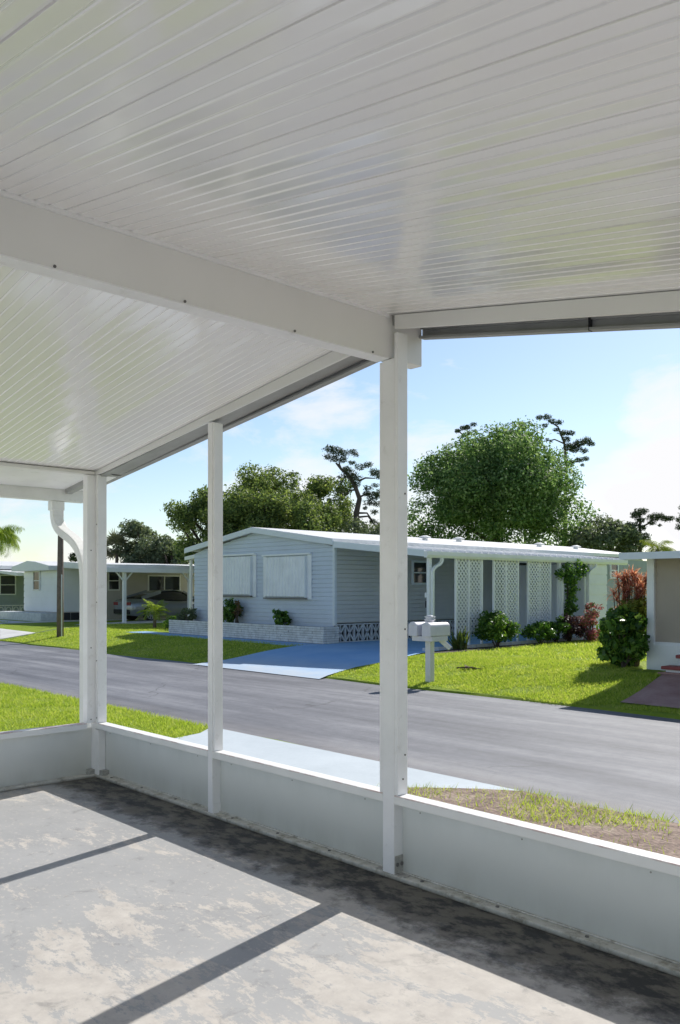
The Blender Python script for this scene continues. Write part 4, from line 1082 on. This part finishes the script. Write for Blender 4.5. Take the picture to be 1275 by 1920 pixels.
pine('pine_tree', 'dark branching pine at right, above the tan house roof edge', [(*W3(1200, 1040)[:2], 0), W3(1200, 1030), W3(1201, 1005), W3(1200, 980), W3(1200, 962)],
     [(*W3(x, y), r_) for x, y, r_ in ((1200, 960, .3), (1192, 966, .26), (1208, 958, .2), (1200, 975, .28), (1190, 985, .24), (1204, 990, .22), (1226, 970, .34), (1238, 968, .26), (1250, 973, .24), (1258, 972, .2), (1222, 980, .2), (1185, 995, .3), (1178, 985, .24), (1210, 1005, .26), (1192, 1012, .34), (1206, 1018, .34), (1180, 1010, .34), (1170, 1000, .3), (1238, 985, .1))],
     4200, .15, 55, .11, [(W3(1200, 990), W3(1215, 982), W3(1228, 972)), (W3(1228, 972), W3(1242, 970), W3(1258, 974)), (W3(1200, 1005), W3(1190, 995), W3(1184, 988))])
pine('pine_tree', 'dark needled treetop cut off at the right picture edge', [(*W3(1300, 1040)[:2], 0), W3(1300, 1000), W3(1296, 960), W3(1290, 945)],
     [(*W3(x, y), r_) for x, y, r_ in ((1282, 950, .25), (1290, 965, .4), (1275, 975, .22), (1285, 985, .4), (1272, 990, .14), (1300, 975, .5))], 1800, .15, 56, .12)

# palms
def palm(name, label, base, top, fr, mat, seed, tr=.12, cat='palm'):
    t = thing(name, base, label, cat)
    MB().tube([base, tuple(Vector(base).lerp(Vector(top), .5)), top], [tr, tr * .85, tr * .75], 10).build('trunk', M['wood'], t, True)
    quads('crown', np.array(fr), mat, t); return t
r_ = random.Random(61); fr = []
top = W(-8, 1002, 26)
for i in range(48): frond(fr, top, r_.uniform(0, 6.28), r_.uniform(.0, 1.3), r_.uniform(.65, 1.05), r_.uniform(1.7, 2.7), .3, 20, .016, 1.0, r_)
palm('queen_palm', 'drooping lime green palm fronds at the left picture edge', (top[0], top[1], .0), top, fr, M['leaf_lime'], 61)
def fan(fr, top, seed, n=22, R=.8, rlo=-.7, rhi=1.4, lw=.05):
    r_ = random.Random(seed)
    for i in range(n):
        az = r_.uniform(0, 6.28); el = r_.uniform(rlo, rhi); d = Vector((math.cos(az) * math.cos(el), math.sin(az) * math.cos(el), math.sin(el)))
        c = Vector(top) + d * R * .45; s = d.cross(Vector((0, 0, 1))).normalized(); u = s.cross(d)
        fr.append([tuple(Vector(top) - s * .01), tuple(Vector(top) + s * .01), tuple(c + s * .01), tuple(c - s * .01)])
        for k in range(15):
            a = (k - 7) / 7 * 1.9; q = (d * math.cos(a) + s * math.sin(a)); e = c + q * R * .55 * r_.uniform(.85, 1.1) + Vector((0, 0, -.1 * R * r_.random()))
            pp = q.cross(u).normalized() * lw / 2; m_ = c.lerp(e, .5)
            fr.append([tuple(c), tuple(m_ + pp), tuple(e), tuple(m_ - pp)])
fr = []; top = W(219, 1027, 50); fan(fr, top, 62, 30, 1.25, lw=.09)
palm('fan_palm', 'pale fan palm head above the flat carport roof', (top[0], top[1], .0), top, fr, M['leaf_palm'], 62)
fr = []; top = W(1233, 1030, 36); r_ = random.Random(63)
for i in range(26): frond(fr, top, r_.uniform(0, 6.28), r_.uniform(.2, 1.3), r_.uniform(.7, 1.0), r_.uniform(1.2, 2.2), .3, 18, .022, .6, r_)
palm('feather_palm', 'yellow-green palm crown just above the tan house roof', (top[0], top[1], .0), top, fr, M['leaf_yel'], 63)

LOT['on'] = True
# ------------------------------------------------------------------ shrubs
def shrub(name, label, cen, rx, ry, rz, n, size, mat, seed, m=16, rb=.2, z0=.03, cat='shrub', asp=.5, shell=.4, stems=6):
    t = thing(name, (cen[0], cen[1], z0), label, cat)
    bl = blob_crown(cen, rx, ry, rz, m, rb, seed, -.9)
    rr = random.Random(seed); mb = MB()
    for b_ in rr.sample(bl, min(stems, len(bl))):
        mb.tube([(cen[0] + rr.uniform(-.06, .06), cen[1] + rr.uniform(-.06, .06), z0 - .02), (cen[0] * .5 + b_[0] * .5, cen[1] * .5 + b_[1] * .5, (z0 + b_[2]) / 2), b_[:3]], [.018, .014, .006], 5)
    mb.build('stem', M['bark'], t)
    quads('foliage', leaf_quads(bl, n, size, seed + 1, shell, asp, .35, .8), mat, t); return t
shrub('leafy_shrub', 'light green leafy shrub between first and second lattice panels', (-9.75, 13.98, .50), .46, .62, .38, 3200, .085, M['leaf_bush'], 71, 18, .2)
shrub('leafy_shrub', 'low dark shrub at foot of the third lattice panel', (-9.7, 15.74, .34), .34, .45, .28, 1800, .08, M['leaf_gloss'], 72, 12, .17)
shrub('leafy_shrub', 'dark upright shrub beside the vine-covered post', (-9.75, 16.58, .40), .3, .32, .36, 1500, .08, M['leaf_gloss'], 73, 12, .15)
shrub('purple_shrub', 'dark purple low shrub under the climbing vine', (-9.6, 17.02, .36), .35, .5, .32, 1900, .08, M['leaf_purple'], 74, 14, .17)
shrub('flowering_shrub', 'pink and red flowering shrub before the white utility wall', (-9.45, 17.75, .40), .38, .55, .36, 2000, .07, M['leaf_pink'], 75, 16, .17, cat='flowering shrub')
shrub('variegated_plant', 'thin pale pink sprigs standing above the flowering shrub', (-9.6, 18.05, .85), .25, .4, .3, 480, .07, M['leaf_pink'], 76, 9, .12)
shrub('leafy_shrub', 'big glossy green bush against the corner of the tan house', (-4.86, 11.12, .56), .50, .44, .54, 4600, .125, M['leaf_gloss'], 77, 30, .17, asp=.55, shell=.3)
shrub('leafy_shrub', 'yellow-green bush top leaning on the tan house corner', (-4.85, 11.55, 1.0), .32, .3, .24, 900, .11, M['leaf_yel'], 78, 10, .16)
shrub('leafy_shrub', 'dull green bush left behind the big glossy bush', (-5.3, 12.05, .55), .34, .34, .34, 1300, .09, M['leaf_bush'], 79, 14, .18)
# ti plant: rosettes of red strap leaves on canes
def rosettes(name, label, spots, mat, seed, ln=.32, wd=.045, k=20, z0=.03, cat='shrub'):
    t = thing(name, (spots[0][0], spots[0][1], z0), label, cat); r_ = random.Random(seed); q = []; mb = MB()
    for (x, y, z) in spots:
        mb.tube([(spots[0][0] * .5 + x * .5, spots[0][1] * .5 + y * .5, z0 - .02), (x, y, z)], [.012, .008], 5)
        for i in range(k): strap(q, (x, y, z), r_.uniform(0, 6.28), r_.uniform(-.1, 1.45), ln * r_.uniform(.6, 1.15), wd, r_.uniform(.3, 1.5), 4)
    mb.build('stem', M['bark'], t); quads('foliage', np.array(q), mat, t); return t
r_ = random.Random(80)
rosettes('ti_plant', 'tall orange-red spiky-leaved plant beside the tan house corner post',
         [(-5.0 + r_.uniform(-.24, .24), 11.75 + r_.uniform(-.26, .26), .8 + .9 * r_.random() ** .8) for z in range(48)], M['leaf_ti'], 81, .27, .024, 30)
rosettes('ti_plant', 'short pink-tipped spiky plant left of the tall orange-red one',
         [(-5.45 + r_.uniform(-.2, .2), 12.0 + r_.uniform(-.2, .2), r_.uniform(.65, .98)) for z in range(9)], M['leaf_ti'], 82, .2, .024, 22)
# agave clump
t = thing('agave', (-9.75, 12.55, .05), 'upright spiky strap-leaved clump behind the mailbox', 'agave'); q = []; r_ = random.Random(83)
for i in range(46): strap(q, (-9.75 + r_.uniform(-.12, .12), 12.55 + r_.uniform(-.12, .12), .05), r_.uniform(0, 6.28), r_.uniform(.75, 1.5), r_.uniform(.35, .58), .06, r_.uniform(.1, .6), 4)
quads('foliage', np.array(q), M['leaf_agave'], t)
q = []
for i in range(24): strap(q, (-9.75, 12.55, .1), r_.uniform(0, 6.28), r_.uniform(-.1, .5), r_.uniform(.2, .35), .04, r_.uniform(.2, .9), 3)
quads('dry_skirt', np.array(q), M['leaf_dry'], t)
# vine on the post
t = thing('climbing_vine', (-10.1, 17.7, .05), 'dark green climbing vine covering an awning post', 'vine')
bl = [(-10.12 + r_.uniform(-.05, .1), 17.75 + r_.uniform(-.22, .3) * (1.4 if z > 1.6 else .8), z, .16) for z in np.linspace(.25, 2.2, 22)] + [(-10.1, 17.3 + .16 * i, 2.1 - r_.uniform(0, .4), .16) for i in range(9)]
quads('foliage', leaf_quads(bl, 2600, .075, 84, .4, .7), M['leaf_gloss'], t)
MB().tube([(-10.1, 17.7, .03), (-10.14, 17.75, 1.0), (-10.1, 17.72, 2.15)], .02, 6).build('stem', M['bark'], t)
# planter plants
shrub('cactus', 'small prickly clump in the brick planter under the right shutter', (-15.35, 11.72, .68), .16, .14, .26, 420, .12, M['leaf_gloss'], 85, 8, .12, .44, asp=.6)
shrub('leafy_shrub', 'dark bushy shrub in the planter below the left shutter', (-17.75, 11.72, .78), .34, .18, .36, 1300, .09, M['leaf_gloss'], 86, 12, .17, .44)
shrub('leafy_shrub', 'dry brown-green sprigs in the planter beside the dark shrub', (-17.45, 11.72, .9), .14, .12, .32, 260, .08, M['leaf_dry'], 87, 7, .1, .44)
shrub('leafy_shrub', 'greyish low plant at left end of the brick planter', (-20.2, 11.75, .62), .5, .18, .22, 800, .09, M['leaf_grey'], 88, 10, .14, .44)
# cycad-like small palm and bushes on the left lawn
fr = []; r_ = random.Random(90); top = (-24.4, 13.1, .62)
for i in range(30): frond(fr, top, r_.uniform(0, 6.28), r_.uniform(.1, 1.4), r_.uniform(.5, .85), r_.uniform(.8, 1.6), .22, 14, .02, .3, r_)
palm('young_palm', 'small bright feathery palm on the lawn before the parked car', (-24.4, 13.1, .02), top, fr, M['leaf_lime'], 90, .07)
shrub('leafy_shrub', 'low pale green round bush on lawn right of the small palm', (-22.95, 12.95, .28), .42, .36, .2, 1100, .09, M['leaf_bush'], 91, 12, .17)
shrub('leafy_shrub', 'dark clipped bush beside the end of the brick planter', (-21.3, 12.1, .36), .3, .36, .34, 1300, .08, M['leaf_gloss'], 92, 12, .17)
LOT['on'] = False
# fallen dead frond on the right lawn
t = thing('fallen_frond', (-6.36, 8.62, .07), 'curled dry brown frond lying on the sunny lawn', 'debris'); q = []
for i in range(30): strap(q, (-6.5 + .012 * i, 8.58 + .004 * i, .08), r_.uniform(0, 6.28), r_.uniform(.05, .5), r_.uniform(.07, .16), .04, r_.uniform(.1, .9), 3)
quads('leaflets', np.array(q), M['leaf_dry'], t)
MB().tube([(-6.58, 8.55, .075), (-6.38, 8.6, .10), (-6.15, 8.67, .075)], .014, 6).build('stalk', M['bark'], t)

# ------------------------------------------------------------------ light
SUN = Vector((-.1945 * math.cos(rad(40.5)), .981 * math.cos(rad(40.5)), math.sin(rad(40.5))))
li = bpy.data.lights.new('sun', 'SUN'); li.energy = 5.0; li.angle = rad(.53); li.color = (1, .965, .91)
so = bpy.data.objects.new('sun', li); col.objects.link(so); so.rotation_euler = SUN.to_track_quat('Z', 'Y').to_euler(); so.location = (0, 0, 30)
wd = bpy.data.worlds.new('World'); scene.world = wd; wd.use_nodes = True
nt = wd.node_tree; nt.nodes.clear()
out = N(nt, 'OutputWorld'); bg = N(nt, 'Background'); sky = N(nt, 'TexSky')
sky.sky_type = 'NISHITA'; sky.sun_disc = False; sky.sun_elevation = rad(40.5); sky.sun_rotation = rad(-11.2)
sky.air_density = 1.0; sky.dust_density = .4; sky.ozone_density = 1.6
nt.links.new(sky.outputs[0], bg.inputs[0]); bg.inputs[1].default_value = .13
tc = N(nt, 'TexCoord'); mp = N(nt, 'Mapping'); nt.links.new(tc.outputs['Generated'], mp.inputs[0]); mp.inputs['Scale'].default_value = (1, 1, 2.2)
cn = noise(nt, mp.outputs[0], 5.5, 9, .58, .3)
def blobmask(d, lo, hi):
    d = Vector(d).normalized(); dp = N(nt, 'VectorMath', operation='DOT_PRODUCT'); nt.links.new(tc.outputs['Generated'], dp.inputs[0]); dp.inputs[1].default_value = d
    mr = N(nt, 'MapRange'); nt.links.new(dp.outputs['Value'], mr.inputs[0]); mr.inputs[1].default_value = math.cos(lo); mr.inputs[2].default_value = math.cos(hi); mr.clamp = True
    return mr.outputs[0]
def vdir(px, py):
    a = (px - 637.5) / Fp; e = (1105 - py) / Fp; return (-.732 + .681 * a, .681 + .732 * a, e)
bm1 = blobmask(vdir(1345, 850), .135, .06); bm2 = blobmask(vdir(110, 1020), .09, .01); bm3 = blobmask(vdir(610, 960), .07, .01); bm4 = blobmask(vdir(800, 960), .09, .01)
sx = N(nt, 'SeparateXYZ'); nt.links.new(tc.outputs['Generated'], sx.inputs[0])
hz = N(nt, 'MapRange'); nt.links.new(sx.outputs[2], hz.inputs[0]); hz.inputs[1].default_value = .20; hz.inputs[2].default_value = .02; hz.clamp = True
tot = math_(nt, 'ADD', math_(nt, 'MULTIPLY', bm1, .40), math_(nt, 'MULTIPLY', hz.outputs[0], .12))
for q_ in (bm2, bm3, bm4): tot = math_(nt, 'ADD', tot, math_(nt, 'MULTIPLY', q_, .16))
tot = math_(nt, 'ADD', tot, cn)
lowsky = N(nt, 'MapRange'); nt.links.new(sx.outputs[2], lowsky.inputs[0]); lowsky.inputs[1].default_value = .5; lowsky.inputs[2].default_value = .28; lowsky.inputs[3].default_value = .15; lowsky.inputs[4].default_value = 1
cm = math_(nt, 'MULTIPLY', ramp(nt, tot, [(.57, (0, 0, 0)), (.66, (.55,) * 3), (.80, (1, 1, 1))]), lowsky.outputs[0])
zen = N(nt, 'MapRange'); nt.links.new(sx.outputs[2], zen.inputs[0]); zen.inputs[1].default_value = .28; zen.inputs[2].default_value = .55; zen.inputs[3].default_value = .14; zen.inputs[4].default_value = .085; zen.clamp = True
nt.links.new(zen.outputs[0], bg.inputs[1])
bc = N(nt, 'Background'); bc.inputs[0].default_value = (1.0, 1.0, 1.02, 1); bc.inputs[1].default_value = .98
ms = N(nt, 'MixShader'); nt.links.new(cm, ms.inputs[0]); nt.links.new(bg.outputs[0], ms.inputs[1]); nt.links.new(bc.outputs[0], ms.inputs[2])
nt.links.new(ms.outputs[0], out.inputs[0])

# ------------------------------------------------------------------ camera
cd = bpy.data.cameras.new('camera'); cam = bpy.data.objects.new('camera', cd); col.objects.link(cam)
cam.location = (2.93, -3.09, 1.45)
fw = Vector((-.732, .681, 0)).normalized()
cam.rotation_euler = fw.to_track_quat('-Z', 'Y').to_euler()
cd.sensor_fit = 'HORIZONTAL'; cd.sensor_width = 36; cd.lens = 36 * 1595 / 1275
cd.shift_y = 145 / 1275; cd.clip_start = .05; cd.clip_end = 2000
scene.camera = cam

scene.view_settings.view_transform = 'Standard'; scene.view_settings.look = 'None'
scene.view_settings.exposure = 0; scene.view_settings.gamma = 1
scene.render.engine = 'CYCLES'
cy = scene.cycles
cy.max_bounces = 10; cy.diffuse_bounces = 6; cy.glossy_bounces = 4; cy.transmission_bounces = 4; cy.sample_clamp_indirect = 6
cy.use_denoising = True
